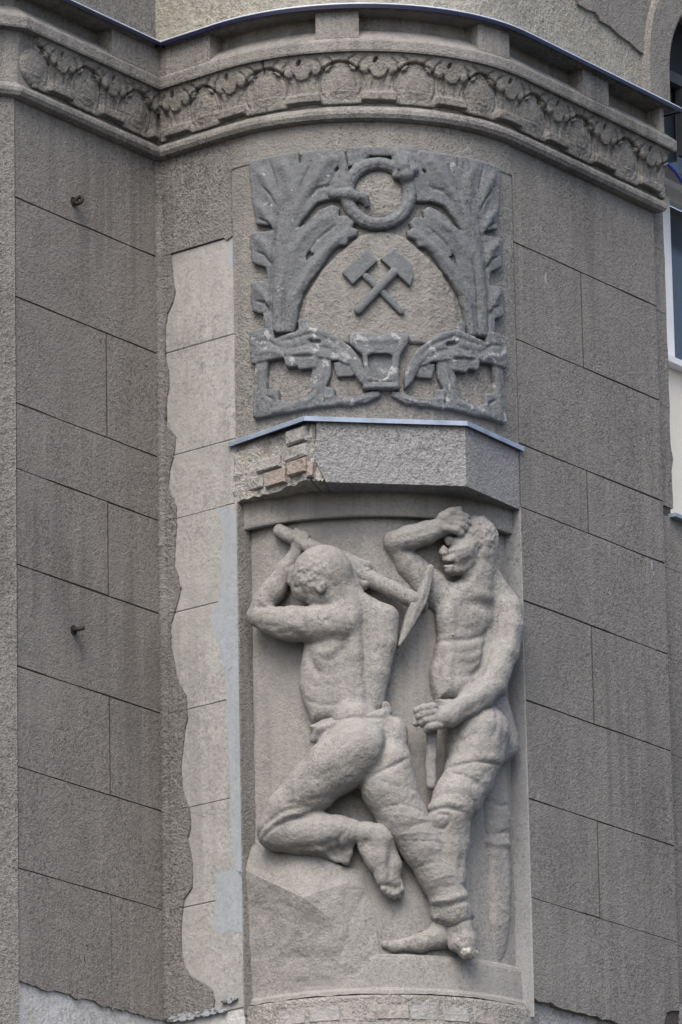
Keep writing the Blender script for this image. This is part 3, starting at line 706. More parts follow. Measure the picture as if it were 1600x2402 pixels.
bar('outer_sill', SJ1-.03, SJ1+1.3, ZS-.012, ZS+.004, -.5, SO+.03, 'zinc', win)
bar('recess_floor', SE+.05, SJ1+1.3, ZS-.05, ZS-.014, -.6, SO-.10, 'mortar', win)
# blue cable hanging over the wall end
cu = bpy.data.curves.new('cable', 'CURVE'); cu.dimensions = '3D'; cu.bevel_depth = .008; cu.bevel_resolution = 3
pts = [(1556, 378, -.0), (1563, 381, .02), (1572, 390, .03), (1584, 402, .03), (1592, 414, .03), (1604, 432, .02), (1625, 470, .0)]
sp = cu.splines.new('NURBS'); sp.points.add(len(pts)-1); sp.use_endpoint_u = True; sp.order_u = 3
for q, (x, y, o_) in zip(sp.points, pts): 
    s, z = sz_right(x, y, o_); q.co = (*wr(s, z, o_), 1)
cob = bpy.data.objects.new('cable_tmp', cu); COL.objects.link(cob)
me = bpy.data.meshes.new_from_object(cob.evaluated_get(bpy.context.evaluated_depsgraph_get())); bpy.data.objects.remove(cob)
link('cable', me, 'cable', smooth=True, label='short blue cable hanging from the right end of the frieze', cat='cable')

# ------------------------------------------------------------------ stone canopy between the two reliefs
can = thing('canopy', 'three sided projecting stone canopy with a broken left corner between the two reliefs', 'canopy', (.18, 25.3, 8.94))
ZC0, ZC1 = 8.941, 9.196
HL = np.array([-.425, 25.345]); H1 = np.array([-.135, 25.018]); H2 = np.array([.502, 25.128]); HR = np.array([.728, 25.49])
def lerp(a, b_, t): return a+(b_-a)*t
h1b = lerp(H1, H2, .07)
def canopy_mesh():
    # render-faced block; its left end is a torn edge where the coat fell off
    N1 = np.array([(H2-H1)[1], -(H2-H1)[0]]); N1 = N1/np.linalg.norm(N1)
    top = [lerp(H1, H2, t) for t in np.linspace(.055, 1, 14)]+[lerp(H2, HR, t) for t in np.linspace(.08, 1, 8)]
    V = []; F = []; nz = 9
    for i, p in enumerate(top):
        for j in range(nz):
            z = ZC0+(ZC1-ZC0)*j/(nz-1); q = p.copy()
            if i == 0:
                t = j/(nz-1); dx = .02+.05*(1-t)**3 - .025*math.exp(-((t-.45)/.2)**2) + .008*wob(j*.9, .5, 3)
                q = lerp(H1, H2, .045+dx)
            V.append((q[0], q[1], z))
    F = grid_faces(len(top), nz)
    # soffit and back
    b0 = len(V)
    for p in top: V.append((p[0]*.55+CC[0]*.45 if False else lerp(p, CC, .62)[0], lerp(p, CC, .62)[1], ZC0+.004))
    for i in range(len(top)-1): F.append((i*nz, b0+i, b0+i+1, (i+1)*nz))
    return V, F
V, F = canopy_mesh()
mk('coat', V, F, 'canopy', can, label='grey render facing on front and right side')
# bare core behind the missing corner
cpts = [HL+np.array([-.004, .0]), lerp(HL, H1, .5)+np.array([.010, .012]), lerp(HL, H1, .97)+np.array([.012, .012]), lerp(H1, H2, .10)+np.array([0, .014]), lerp(H1, H2, .2)+np.array([0, .016])]
V = []; nzc = 12; CP = []
for p, q in zip(cpts[:-1], cpts[1:]): CP += [lerp(p, q, t_) for t_ in np.linspace(0, 1, 9)[:-1]]
CP.append(cpts[-1])
for i, p in enumerate(CP):
    for j in range(nzc):
        z = ZC0+.012+(ZC1-ZC0-.012)*j/(nzc-1); dd_ = float(lat(np.array([[i*.03, z, 0]]), .035, 3)[0])*.007+float(lat(np.array([[i*.03, z, 0]]), .09, 5)[0])*.006
        if j == nzc-1: dd_ -= .012
        q = lerp(p, CC, -dd_/.6); V.append((q[0], q[1], z+(.010*wob(i*.8, .6, 5) if j == 0 else 0)))
b0 = len(V)
for p in CP: q = lerp(p, CC, .62); V.append((q[0], q[1], ZC0+.012))
F = grid_faces(len(CP), nzc)+[(i*nzc, b0+i, b0+i+1, (i+1)*nzc) for i in range(len(CP)-1)]
core = mk('bare_core', V, F, 'mortar_pale', can, label='bare mortar where the render fell off')
def cbrick(t0, t1, z0, z1, mat, out=.003, along=(HL, H1)):
    a, b_ = along; nn = np.array([(b_-a)[1], -(b_-a)[0]]); nn = nn/np.linalg.norm(nn); V = []
    for o_, sh in ((out, .005), (out-.007, 0), (-.02, 0)):
        for t, z in ((t0, z0), (t1, z0), (t1, z1), (t0, z1)):
            tt = t+sh*2*(1 if t == t0 else -1)+random.uniform(-.006, .006); z_ = z+sh*(1 if z == z0 else -1)+random.uniform(-.003, .003)
            p = lerp(a, b_, tt)+nn*(o_+random.uniform(-.003, .003)); V.append((p[0], p[1], z_))
    F = [(0, 1, 2, 3)]+[(4*r+(k+1) % 4, 4*r+k, 4*r+4+k, 4*r+4+(k+1) % 4) for r in (0, 1) for k in range(4)]
    mk('brick', V, F, mat, core)
for t0, t1, a, b_, m_ in ((.42, .70, .030, .092, 'brick_red'), (.735, .985, .044, .104, 'brick_red'), (.12, .38, .040, .095, 'brick2'), (.30, .62, .104, .150, 'brick2'), (.70, .99, .112, .165, 'brick2'), (.72, .98, .176, .234, 'brick2')):
    cbrick(t0, t1, ZC0+a, ZC0+b_, M[m_], .004 if m_ == 'brick_red' else .0015)
cbrick(.005, .05, ZC0+.02, ZC0+.085, M['brick_red'], .004, (H1, H2))
# sheet metal cover in three folded lengths
def cover(p, q, ext0=0., ext1=0.):
    d = (q-p)/np.linalg.norm(q-p); nn = np.array([d[1], -d[0]]); p = p-d*ext0; q = q+d*ext1
    pr = [(-.30, ZC1+.040), (.014, ZC1+.012), (.018, ZC1+.009), (.018, ZC1-.010), (.013, ZC1-.010), (.010, ZC1+.004), (-.30, ZC1+.030)]
    return d, nn, pr, p, q
cp = [HL+np.array([-.012, .012]), H1, H2, HR+np.array([.004, .006])]
sweepers = [(-.0, 0)]
def cover_seg(a, b_, pa, pb):
    V = []
    for (P, mv) in ((a, pa), (b_, pb)):
        for o_, z in ((.016, ZC1+.011), (.018, ZC1+.009), (.0175, ZC1-.008), (.012, ZC1-.008), (.010, ZC1+.004)):
            q = P+mv*o_; V.append((q[0], q[1], z))
        q = lerp(P+mv*.016, CC, .40); V.append((q[0], q[1], ZC1+.040)); V.append((q[0], q[1], ZC1+.034))
    F = [(0, 7, 8, 1), (1, 8, 9, 2), (2, 9, 10, 3), (3, 10, 11, 4), (7, 0, 5, 12), (11, 13, 6, 4)]
    mk('metal_cover', V, F, 'zinc', can)
def nrm(a, b_): d = (b_-a)/np.linalg.norm(b_-a); return np.array([d[1], -d[0]])
n0, n1, n2 = nrm(cp[0], cp[1]), nrm(cp[1], cp[2]), nrm(cp[2], cp[3])
m1 = (n0+n1)/(1+n0@n1); m2 = (n1+n2)/(1+n1@n2)
cover_seg(cp[0], cp[1]+(cp[0]-cp[1])*.003, n0, m1); cover_seg(cp[1], cp[2], m1, m2); cover_seg(cp[2]+(cp[3]-cp[2])*.004, cp[3], m2, n2)

# ------------------------------------------------------------------ iron eye bolts on the left wall
def torus(c, R, r, ax1, ax2, n1_=20, n2_=8):
    V = []; ax3 = np.cross(ax1, ax2)
    for i in range(n1_):
        a = 2*math.pi*i/n1_; d = ax1*math.cos(a)+ax2*math.sin(a)
        for j in range(n2_):
            b_ = 2*math.pi*j/n2_; V.append(c+d*(R+r*math.cos(b_))+ax3*r*math.sin(b_))
    return V, [(i*n2_+j, ((i+1) % n1_)*n2_+j, ((i+1) % n1_)*n2_+(j+1) % n2_, i*n2_+(j+1) % n2_) for i in range(n1_) for j in range(n2_)]
def tube(a, b_, r, n_=8):
    d = (b_-a)/np.linalg.norm(b_-a); x = np.cross(d, [0, 0, 1.]); x /= np.linalg.norm(x)+1e-9; y = np.cross(d, x)
    V = [p+x*r*math.cos(2*math.pi*k/n_)+y*r*math.sin(2*math.pi*k/n_) for p in (a, b_) for k in range(n_)]
    return V, [(k, (k+1) % n_, n_+(k+1) % n_, n_+k) for k in range(n_)]+[tuple(range(n_, 2*n_))]
for (x, y, lab, turn) in ((172, 473, 'rusty iron eye bolt high on the left wall under the cornice', .3), (172, 1478, 'rusty iron eye bolt halfway down the left wall', 1.2)):
    s, z = sz_left(x, y); p = np.array(wl(s, z, 0)); nn = np.array([NL[0], NL[1], 0]); dd = np.array([DL[0], DL[1], 0])
    t_ = thing('eye_bolt', lab, 'bolt', tuple(p), 'eye bolts on the left wall')
    V, F = tube(p-nn*.02, p+nn*.022, .010); mk('shank', V, F, 'iron', t_)
    ax1 = nn; ax2 = np.array([0, 0, 1.])*math.cos(turn)+dd*math.sin(turn)
    V, F = torus(p+nn*.030, .016, .008, ax1, ax2); mk('ring', V, F, 'iron', t_, smooth=True)
    V, F = tube(p-nn*.004, p+nn*.004, .02, 10); mk('washer', V, F, 'iron', t_)

# ================================================================== EMBLEM RELIEF
emb = thing('emblem_relief', 'dark painted emblem relief with crossed hammers, ring and acanthus leaves', 'relief', (.18, 25.15, 9.2))
arc_sheet('field', RW-.003, ZC1-.03, ZE1+.002, 'panel', emb, nz=3, label='sandy rendered field behind the ornament')
TR = (540, 330, 680/1568)
UC = on_cyl(540+825*TR[2], 330+700*TR[2], RW)[0]*RU
def leaf(side):
    c = Carve(RW, .0042, .007, TR)
    if side > 0: c.mir = UC
    body = [(112, 118), (240, 88), (376, 66), (384, 128), (398, 66), (618, 48), (640, 150), (652, 240), (628, 330), (530, 330), (470, 350), (420, 410), (372, 480), (430, 440), (500, 375), (560, 352), (598, 372), (590, 414), (640, 410), (674, 446), (656, 480), (692, 490), (686, 522), (642, 540), (630, 574), (585, 578), (556, 606), (508, 668), (440, 755), (395, 830), (368, 930), (352, 1045), (192, 1045), (188, 950), (132, 930), (122, 850), (124, 770), (210, 762), (205, 700), (130, 668), (118, 560), (125, 505), (228, 492), (225, 470), (152, 462), (145, 400), (130, 325), (118, 212)]
    c.G(body, .002, .024, .011)
    for p, w_, a in (([(255, 1040), (258, 800), (280, 600), (330, 430), (410, 280), (500, 170)], 26, -.008), ([(325, 1040), (345, 860), (420, 715), (530, 585), (660, 470)], 20, -.007), ([(300, 800), (345, 600), (430, 480), (550, 395)], 26, -.008), ([(245, 480), (190, 390), (140, 340)], 24, -.007), ([(240, 650), (190, 565), (135, 520)], 24, -.007), ([(232, 900), (180, 830), (135, 785)], 24, -.007), ([(262, 360), (205, 230), (150, 150)], 30, -.008), ([(325, 320), (320, 190), (270, 110)], 28, -.007), ([(440, 240), (500, 140), (570, 80)], 30, -.008),
        ([(290, 1040), (292, 820), (320, 620)], 7, .006), ([(226, 1040), (224, 800), (238, 560), (262, 400)], 8, .010), ([(352, 1040), (366, 900), (430, 760), (520, 650)], 8, -.004), ([(175, 250), (215, 290), (250, 350)], 7, .007), ([(420, 330), (470, 260), (560, 240)], 9, .006), ([(150, 420), (200, 440), (240, 500)], 7, .006), ([(140, 600), (190, 620), (235, 690)], 7, .006), ([(140, 870), (190, 880), (225, 940)], 7, .006), ([(365, 360), (385, 240), (440, 120)], 8, .006), ([(240, 330), (250, 230), (215, 110)], 7, .005), ([(400, 640), (470, 540), (580, 450)], 7, .006), ([(520, 260), (560, 200), (590, 120)], 6, .005)): c.L(p, .02, w_, a*1.35)
    for p in ([(380, 700, .014, 9), (440, 622, .014, 15), (512, 588, .014, 9)], [(390, 470, .014, 8), (440, 400, .014, 15), (490, 356, .014, 9)], [(620, 440, .014, 7), (650, 470, .016, 9)], [(545, 600, .012, 10), (600, 572, .012, 9)],
              [(132, 320, .014, 8), (200, 306, .014, 12), (246, 350, .014, 7)], [(150, 466, .014, 7), (232, 472, .014, 8)], [(128, 676, .014, 8), (180, 692, .014, 14), (206, 745, .014, 8)], [(384, 60, .014, 7), (388, 180, .014, 10), (352, 255, .014, 5)], [(130, 940, .014, 9), (178, 948, .014, 11)], [(612, 48, .014, 6), (614, 150, .016, 7)], [(120, 215, .014, 7), (165, 235, .016, 6)], [(540, 160, .016, 6), (600, 155, .016, 7)], [(300, 330, .018, 5), (350, 250, .016, 7)], [(480, 345, .014, 8), (560, 325, .014, 7)]): c.C(p, k=.004, sub=True)
    c.mesh('acanthus_leaf', 'emblem', emb, .0012, hmin=-.012)
leaf(-1); leaf(1)
c = Carve(RW, .0042, .007, TR)
c.G([(625, 45), (725, 38), (1015, 48), (1015, 150), (960, 130), (880, 90), (760, 88), (690, 130), (640, 150)], .004, .020, .008)
ringp = [(800+170*math.cos(t), 290+163*math.sin(t), .012, 35) for t in [2*math.pi*i/28 for i in range(29)]]
c.C(ringp); c.C([(x+2, y+4, .040, 4) for x, y, h, r in ringp], k=.006, sub=True)
c.C([(560, 290, .02, 32), (640, 290, .028, 34), (720, 310, .026, 28), (740, 345, .022, 16)])
c.C([(900, 70, .02, 30), (930, 140, .03, 40), (900, 190, .026, 22)]); c.C([(940, 90, .02, 30), (950, 190, .03, 40), (955, 225, .024, 20)]); c.C([(960, 90, .02, 26), (990, 160, .026, 28), (1005, 190, .02, 14)])
c.C([(905, 110, .045, 4), (915, 190, .045, 4)], k=.004, sub=True); c.C([(965, 110, .045, 4), (975, 200, .045, 4)], k=.004, sub=True)
c.mesh('wreath_ring', 'emblem', emb, .0012, hmin=-.012)
c = Carve(RW, .0045, .008, TR)
c.G([(372, 1128), (392, 1000), (410, 850), (490, 710), (600, 600), (700, 515), (815, 490), (930, 515), (1040, 610), (1140, 715), (1212, 850), (1232, 1000), (1250, 1128)], -.004, .016, .015)
c.mesh('boss', 'panel', emb, .0015, hmin=-.012, label='low rounded field behind the crossed hammers')
c = Carve(RW, .0045, .008, TR); c.E(800, 285, -.002, 150, 145, .018); c.mesh('disc', 'panel', emb, .0020, hmin=-.012, label='sandy convex disc inside the ring')
for head, hd in (([(605, 722), (738, 595), (797, 658), (664, 787)], [(735, 735, .022, 19), (925, 925, .020, 18)]), ([(808, 648), (872, 598), (930, 632), (972, 676), (986, 735), (966, 797)], [(885, 712, .028, 24), (693, 918, .026, 22)])):
    c = Carve(RW, .0036, .003, TR)
    c.G(head, .008, .026, .005); c.C(hd, fl=.75)
    c.mesh('hammer', 'emblem', emb, .0008, hmin=-.012)
def garland(side):
    c = Carve(RW, .0042, .007, TR)
    if side > 0: c.mir = UC
    c.G([(118, 1045), (180, 1022), (245, 1016), (252, 1080), (330, 1048), (430, 1014), (520, 1034), (600, 1084), (660, 1130), (704, 1190), (738, 1280), (738, 1350), (690, 1300), (640, 1222), (590, 1197), (482, 1182), (468, 1238), (440, 1240), (380, 1248), (372, 1230), (312, 1232), (300, 1180), (215, 1195), (130, 1216), (120, 1130)], .004, .026, .007)
    c.G([(150, 1190), (215, 1190), (200, 1290), (208, 1350), (268, 1352), (270, 1408), (330, 1424), (420, 1388), (440, 1290), (465, 1180), (552, 1180), (548, 1280), (520, 1338), (570, 1344), (573, 1440), (470, 1446), (330, 1474), (252, 1484), (190, 1502), (134, 1506), (138, 1350)], .002, .020, .007)
    c.G([(560, 1205), (625, 1200), (692, 1268), (655, 1282), (580, 1284)], .002, .018, .006)
    c.G([(560, 1392), (680, 1388), (760, 1362), (805, 1358), (812, 1386), (740, 1422), (640, 1436), (560, 1434)], .002, .016, .006)
    c.G([(372, 975), (425, 965), (428, 1030), (376, 1035)], .002, .018, .006)
    for p, w_, a in (([(310, 1130), (420, 1105), (540, 1130), (640, 1200), (695, 1290)], 11, .005), ([(250, 1095), (340, 1075), (440, 1045), (560, 1090), (650, 1160)], 10, .005), ([(140, 1090), (210, 1085), (290, 1130)], 10, .005), ([(150, 1150), (220, 1140), (290, 1160)], 14, -.006), ([(330, 1165), (400, 1150), (470, 1150)], 16, -.007), ([(425, 1085), (495, 1092)], 11, .020), ([(300, 1170), (470, 1170)], 8, .006),
        ([(180, 1210), (168, 1330), (165, 1480)], 22, -.006), ([(505, 1200), (490, 1310), (440, 1400), (300, 1448), (200, 1470)], 18, -.006), ([(480, 1250), (462, 1340), (400, 1400)], 6, .005), ([(195, 1380), (235, 1400), (215, 1470)], 8, .008), ([(500, 1390), (565, 1388)], 12, -.006), ([(500, 1352), (510, 1430)], 6, .007), ([(575, 1412), (680, 1410), (780, 1376)], 7, -.005)): c.L(p, .02, w_, a)
    c.mesh('garland_scroll', 'emblem_flaked', emb, .0012, hmin=-.012)
garland(-1); garland(1)
c = Carve(RW, .0042, .006, TR)
c.G([(640, 1055), (740, 1045), (810, 1056), (880, 1045), (965, 1060), (955, 1110), (915, 1170), (905, 1270), (915, 1352), (715, 1352), (725, 1270), (715, 1170), (650, 1110)], .004, .026, .010)
c.G([(742, 1158), (765, 1146), (858, 1146), (882, 1158), (876, 1215), (850, 1272), (812, 1292), (776, 1272), (750, 1215)], .04, .034, .004, sub=True, k=.006)
c.L([(650, 1080), (810, 1085), (955, 1080)], .02, 16, -.005); c.L([(720, 1335), (910, 1335)], .02, 14, -.005); c.L([(730, 1308), (905, 1308)], .02, 6, .005)
c.mesh('vase', 'emblem_flaked', emb, .0012, hmin=-.012)

# ================================================================== MINERS' RELIEF
rel = thing('miners_relief', 'stone relief panel of two bare chested miners below the canopy', 'relief', (.18, 25.25, 6.92))
ZN0, ZN1, ZBAND, ZLED = 6.905, 8.99, 8.842, 7.060
V = []; nu, nv = 90, 60
for i in range(nu+1):
    for j in range(nv+1): V.append(((PHA+(PHB-PHA)*i/nu)*RU, ZN0+(ZN1-ZN0)*j/nv, 0))
V = wrap(np.array(V), R0); dV = lat(V, .09, 3)*.004+lat(V, .03, 4)*.0015
ph = np.arctan2(V[:, 0]-CC[0], -(V[:, 1]-CC[1])); V[:, 0] += dV*np.sin(ph); V[:, 1] -= dV*np.cos(ph)
arc_sheet('backing', R0-.045, 6.5, 9.35, 'mortar', rel, ph0=PHA-.12, ph1=PHB+.12)
mk('background', V, grid_faces(nu+1, nv+1), 'stone', rel, smooth=True, label='plain curved ground behind the figures')
def arc_sweep(name, prof, mat, parent, jitter=0., ph0=PHA, ph1=PHB, n_=90, **k):
    V = []; m_ = len(prof)
    for i in range(n_+1):
        ph = ph0+(ph1-ph0)*i/n_
        for j, (R_, z) in enumerate(prof):
            dz = jitter*(wob(i*.21, .5, j)+.5*wob(i*.7, .5, j+5)) if j in (len(prof)-1, len(prof)-2) else 0
            V.append((CC[0]+R_*math.sin(ph), CC[1]-R_*math.cos(ph), z+dz))
    return mk(name, V, grid_faces(n_+1, m_), mat, parent, **k)
arc_sweep('upper_band', [(R0-.01, ZBAND+.012), (R0+.006, ZBAND+.004), (R0+.030, ZBAND), (R0+.036, ZBAND+.004), (R0+.038, ZBAND+.012), (R0+.040, ZN1)], 'stone', rel)
arc_sweep('ledge', [(R0-.01, ZLED+.010), (R0+.012, ZLED), (R0+.018, ZLED-.006), (R0+.022, ZLED-.02), (R0+.030, ZN0+.020), (R0+.040, ZN0+.006), (R0+.042, ZN0-.008), (R0-.02, ZN0-.012)], 'stone', rel, jitter=.006)
for ph, sg in ((PHA, 1), (PHB, -1)):
    V = []; zs = np.linspace(ZN0-.05, ZC0+.01, 24)
    for z in zs:
        for R_, dp in ((RW-.0005, .0), (RW-.006, .004), (R0-.01, .012)): V.append((CC[0]+R_*math.sin(ph+sg*dp), CC[1]-R_*math.cos(ph+sg*dp), z))
    mk('reveal', V, grid_faces(24, 3), 'panel' if sg > 0 else 'reveal', rel, label='narrow side reveal of the niche')

# rock the first miner kneels on: rough hewn facets
rk = [(572, 2000, .02), (604, 1976, .03), (640, 1985, .050), (690, 1996, .055), (745, 2008, .05), (800, 2030, .035), (850, 2045, .004),
      (572, 2040, .055), (640, 2072, .090), (711, 2106, .115), (760, 2088, .085), (810, 2074, .050), (860, 2085, .006),
      (572, 2120, .042), (640, 2140, .060), (700, 2170, .085), (770, 2150, .070), (830, 2140, .032), (880, 2150, .004),
      (572, 2240, .036), (650, 2245, .042), (730, 2247, .046), (800, 2243, .038), (850, 2238, .028), (890, 2236, .014),
      (572, 2338, .026), (650, 2336, .027), (730, 2332, .027), (800, 2328, .026), (860, 2300, .022), (905, 2262, .012)]
rf = [(0, 7, 8, 1), (1, 8, 2), (2, 8, 9, 3), (3, 9, 10, 4), (4, 10, 11, 5), (5, 11, 12, 6), (7, 13, 14, 8), (8, 14, 9), (9, 14, 15), (9, 15, 16), (9, 16, 10), (10, 16, 17, 11), (11, 17, 18, 12), (13, 19, 20, 14), (14, 20, 15), (15, 20, 21), (15, 21, 22, 16), (16, 22, 23, 17), (17, 23, 24, 18), (19, 25, 26, 20), (20, 26, 27, 21), (21, 27, 28, 22), (22, 28, 29, 23), (23, 29, 30, 24)]
import bmesh
V = []
for x, y, h in rk:
    ph, z = on_cyl(x, y, R0+h); V.append((ph*RU, z, h))
me = bpy.data.meshes.new('rock'); me.from_pydata(V, [], rf); bm = bmesh.new(); bm.from_mesh(me)
bmesh.ops.triangulate(bm, faces=bm.faces[:]); bmesh.ops.subdivide_edges(bm, edges=bm.edges[:], cuts=7, use_grid_fill=True)
for _ in range(0): bmesh.ops.smooth_vert(bm, verts=[v for v in bm.verts if not v.is_boundary], factor=.5, use_axis_x=True, use_axis_y=True, use_axis_z=True)
ext = bmesh.ops.extrude_edge_only(bm, edges=[e for e in bm.edges if e.is_boundary])
for v in [q for q in ext['geom'] if isinstance(q, bmesh.types.BMVert)]: v.co.z = -.02
bm.verts.ensure_lookup_table(); P = np.array([v.co[:] for v in bm.verts]); P[:, 2] += .004*lat(P, .06, 6)+.002*lat(P, .02, 7)
W = wrap(P, R0)
for v, q in zip(bm.verts, W): v.co = q
bmesh.ops.recalc_face_normals(bm, faces=bm.faces[:]); bm.to_mesh(me); bm.free()
link('rock', me, 'stone', rel, smooth=False, label='rough hewn boulder under the kneeling miner')

# ---- first miner: seen from behind, head bowed on his raised arm, one knee on the rock
b = Carve(R0, .004, .018)
b.G([(820, 1395), (850, 1400), (878, 1410), (908, 1430), (926, 1462), (924, 1504), (915, 1542), (905, 1593), (894, 1640), (890, 1700), (735, 1705), (717, 1655), (706, 1618), (708, 1570), (716, 1520), (724, 1490), (745, 1440), (785, 1412)], .025, .075, .068)
b.E(790, 1478, .070, 60, 60, .052, 10); b.E(812, 1450, .080, 42, 38, .054)                   # shoulder blade and deltoid
b.E(770, 1535, .068, 48, 52, .050, 15); b.E(790, 1615, .050, 62, 66, .050)                  # lat and flank
b.C([(903, 1450, .050, 34), (898, 1510, .060, 33), (886, 1580, .060, 27), (878, 1650, .052, 23)], k=.014)  # far half of the back
b.C([(826, 1440, .080, 24), (834, 1540, .078, 22), (838, 1650, .070, 22)], k=.020)
b.C([(830, 1690, .055, 50), (840, 1740, .055, 36), (700, 1890, .055, 26), (665, 1945, .055, 24), (830, 1952, .052, 20)]); b.C([(850, 1700, .045, 40), (915, 1810, .040, 30), (1000, 2000, .035, 26), (1072, 2140, .040, 22)])  # legs inside the cloth
b.L([(850, 1410), (852, 1480), (855, 1560), (860, 1620), (864, 1670)], .12, 10, .011)
b.L([(722, 1508), (730, 1550), (742, 1572), (756, 1582)], .09, 7, .007); b.L([(765, 1450), (778, 1462), (795, 1462)], .13, 9, .005)
b.L([(750, 1540), (775, 1545), (805, 1520), (830, 1478)], .12, 10, .006); b.L([(735, 1525), (765, 1535), (790, 1510)], .12, 8, -.004)
b.L([(715, 1640), (750, 1655), (800, 1652)], .09, 5, .004); b.L([(712, 1600), (745, 1612), (790, 1605)], .09, 8, .003); b.L([(880, 1470), (884, 1530), (890, 1545)], .10, 7, .005); b.L([(893, 1500), (888, 1580), (882, 1640)], .10, 6, -.003)
b.L([(815, 1430), (835, 1460), (835, 1500)], .12, 8, .004)
b.C([(800, 1463, .080, 43), (740, 1464, .090, 42), (690, 1463, .092, 40), (640, 1456, .085, 33), (605, 1445, .068, 25)])   # near upper arm
b.E(668, 1476, .092, 34, 24, .044, 5); b.E(745, 1455, .105, 36, 30, .034)
b.L([(640, 1488), (690, 1484), (722, 1496)], .11, 7, .005); b.L([(705, 1425), (712, 1455), (730, 1490)], .12, 9, .005); b.L([(600, 1460), (640, 1472), (690, 1474)], .11, 6, .003)
b.C([(604, 1443, .062, 25), (618, 1415, .058, 28), (642, 1384, .050, 28), (672, 1335, .036, 22), (700, 1288, .028, 16)])   # forearm
b.L([(612, 1425), (640, 1432), (655, 1424)], .08, 5, .006); b.L([(640, 1400), (665, 1355), (685, 1315)], .07, 7, .003)
b.E(705, 1268, .030, 26, 20, .030, -35)
for i in range(4): b.C([(694+i*8, 1246+i*5, .040, 7.5), (690+i*8, 1262+i*6, .054, 7.5), (698+i*8, 1278+i*5, .046, 7)], k=.004)
b.E(754, 1340, .086, 68, 62, .080, -15); b.E(735, 1366, .082, 52, 46, .070, -35)             # skull, face
b.C([(708, 1390, .080, 16), (738, 1400, .086, 19), (778, 1396, .086, 22)], k=.016)         # jaw
b.C([(693, 1342, .075, 20), (686, 1364, .080, 13)], k=.012)            # brow
b.C([(691, 1380, .088, 9), (698, 1396, .086, 8.5), (704, 1402, .080, 7)], k=.008)              # nose
b.L([(690, 1374), (704, 1380), (712, 1378)], .12, 6, .008); b.L([(706, 1407), (716, 1404), (724, 1404)], .12, 4, .005); b.L([(696, 1362), (712, 1366), (722, 1372)], .14, 6, -.004); b.L([(708, 1388), (716, 1396)], .13, 5, .004)
b.E(752, 1372, .140, 12, 21, .020, 12, k=.006); b.L([(752, 1358), (747, 1370), (752, 1384)], .155, 4, .008); b.L([(736, 1360), (740, 1384), (752, 1398)], .15, 5, .004)
b.L([(690, 1345), (735, 1345), (760, 1352), (790, 1380)], .15, 6, .003)
b.N(728, 1350, .12, 55, .012, .004)
b.C([(784, 1362, .062, 40), (812, 1420, .052, 40)], k=.03); b.C([(806, 1372, .045, 24), (850, 1420, .045, 20), (885, 1436, .045, 22)], k=.03)
b.L([(795, 1385), (812, 1412), (820, 1440)], .12, 7, .004)
b.C([(808, 1318, .012, 26), (838, 1330, .028, 22)], k=.012); b.E(845, 1346, .036, 23, 31, .032, -20)                   # far hand
for i in range(4): b.C([(846+i*1, 1318+i*15, .046, 9), (861-i*1, 1324+i*15, .058, 9), (865-i*3, 1334+i*14, .048, 8)], k=.005)
b.C([(826, 1376, .048, 10), (845, 1384, .042, 8)], k=.006)
# bare feet
b.C([(826, 1952, .060, 26), (862, 1954, .062, 24), (893, 1960, .064, 28)]); b.E(900, 1962, .064, 23, 29, .044)
b.C([(893, 1970, .062, 29), (892, 2010, .058, 26), (902, 2060, .052, 21)]); b.C([(908, 1985, .046, 22), (920, 2030, .040, 22), (924, 2070, .038, 17)], k=.02)
b.C([(858, 1985, .055, 20), (880, 2025, .055, 20)], k=.012)
b.L([(914, 1985), (913, 2030), (912, 2070)], .08, 7, .007); b.L([(862, 1970), (850, 1985), (838, 1990)], .08, 5, .004); b.L([(880, 1945), (872, 1965)], .09, 5, .003)
for i, (x, y) in enumerate(((897, 2078), (907, 2086), (917, 2091), (928, 2088), (937, 2080))): b.C([(x, y-14, .050-.003*i, 9-.6*i), (x+5, y+6, .056-.004*i, 8.5-.6*i), (x+8, y+14, .048-.004*i, 7-.5*i)], k=.004)
b.C([(1076, 2138, .050, 29), (1080, 2175, .056, 27), (1090, 2210, .068, 27), (1099, 2230, .078, 22)]); b.C([(1058, 2175, .045, 14), (1066, 2215, .05, 16)], k=.012)
b.L([(1072, 2160), (1076, 2200), (1084, 2215)], .09, 6, .005)
m1_ = b.mesh('figure', 'stone', rel, .0012, label='bowed miner seen from behind, kneeling on the rock with his head on his arm')
c = Carve(R0, .004, .008)
c.E(1101, 2232, .086, 23, 18, .030, 20); c.C([(1092, 2208, .080, 12), (1106, 2192, .072, 8)])
c.mesh('broken_toes', 'broken', m1_, .004, label='pale broken end of the standing foot')
t = Carve(R0, .004, .018)
t.G([(728, 1706), (760, 1690), (800, 1675), (868, 1668), (908, 1660), (917, 1682), (935, 1702), (950, 1734), (955, 1765), (951, 1785), (935, 1835), (850, 1855), (770, 1800), (742, 1745)], .030, .085, .075)
t.E(848, 1738, .080, 66, 68, .062, 0); t.E(924, 1735, .055, 32, 54, .050, 10)
t.C([(838, 1755, .092, 72), (790, 1795, .096, 66), (735, 1842, .096, 58), (680, 1900, .094, 52), (652, 1945, .090, 47)])
t.C([(652, 1950, .085, 46), (700, 1953, .078, 48), (745, 1955, .072, 48), (790, 1950, .066, 36), (824, 1950, .062, 29)])
t.G([(760, 1925), (838, 1936), (828, 1965), (822, 1998), (818, 2026), (806, 2032), (786, 2022), (740, 2010), (690, 2002), (700, 1950)], .026, .036, .012, k=.024)
t.C([(838, 1936, .066, 5), (828, 1965, .062, 5), (820, 2000, .048, 5), (815, 2024, .040, 4)], k=.018)
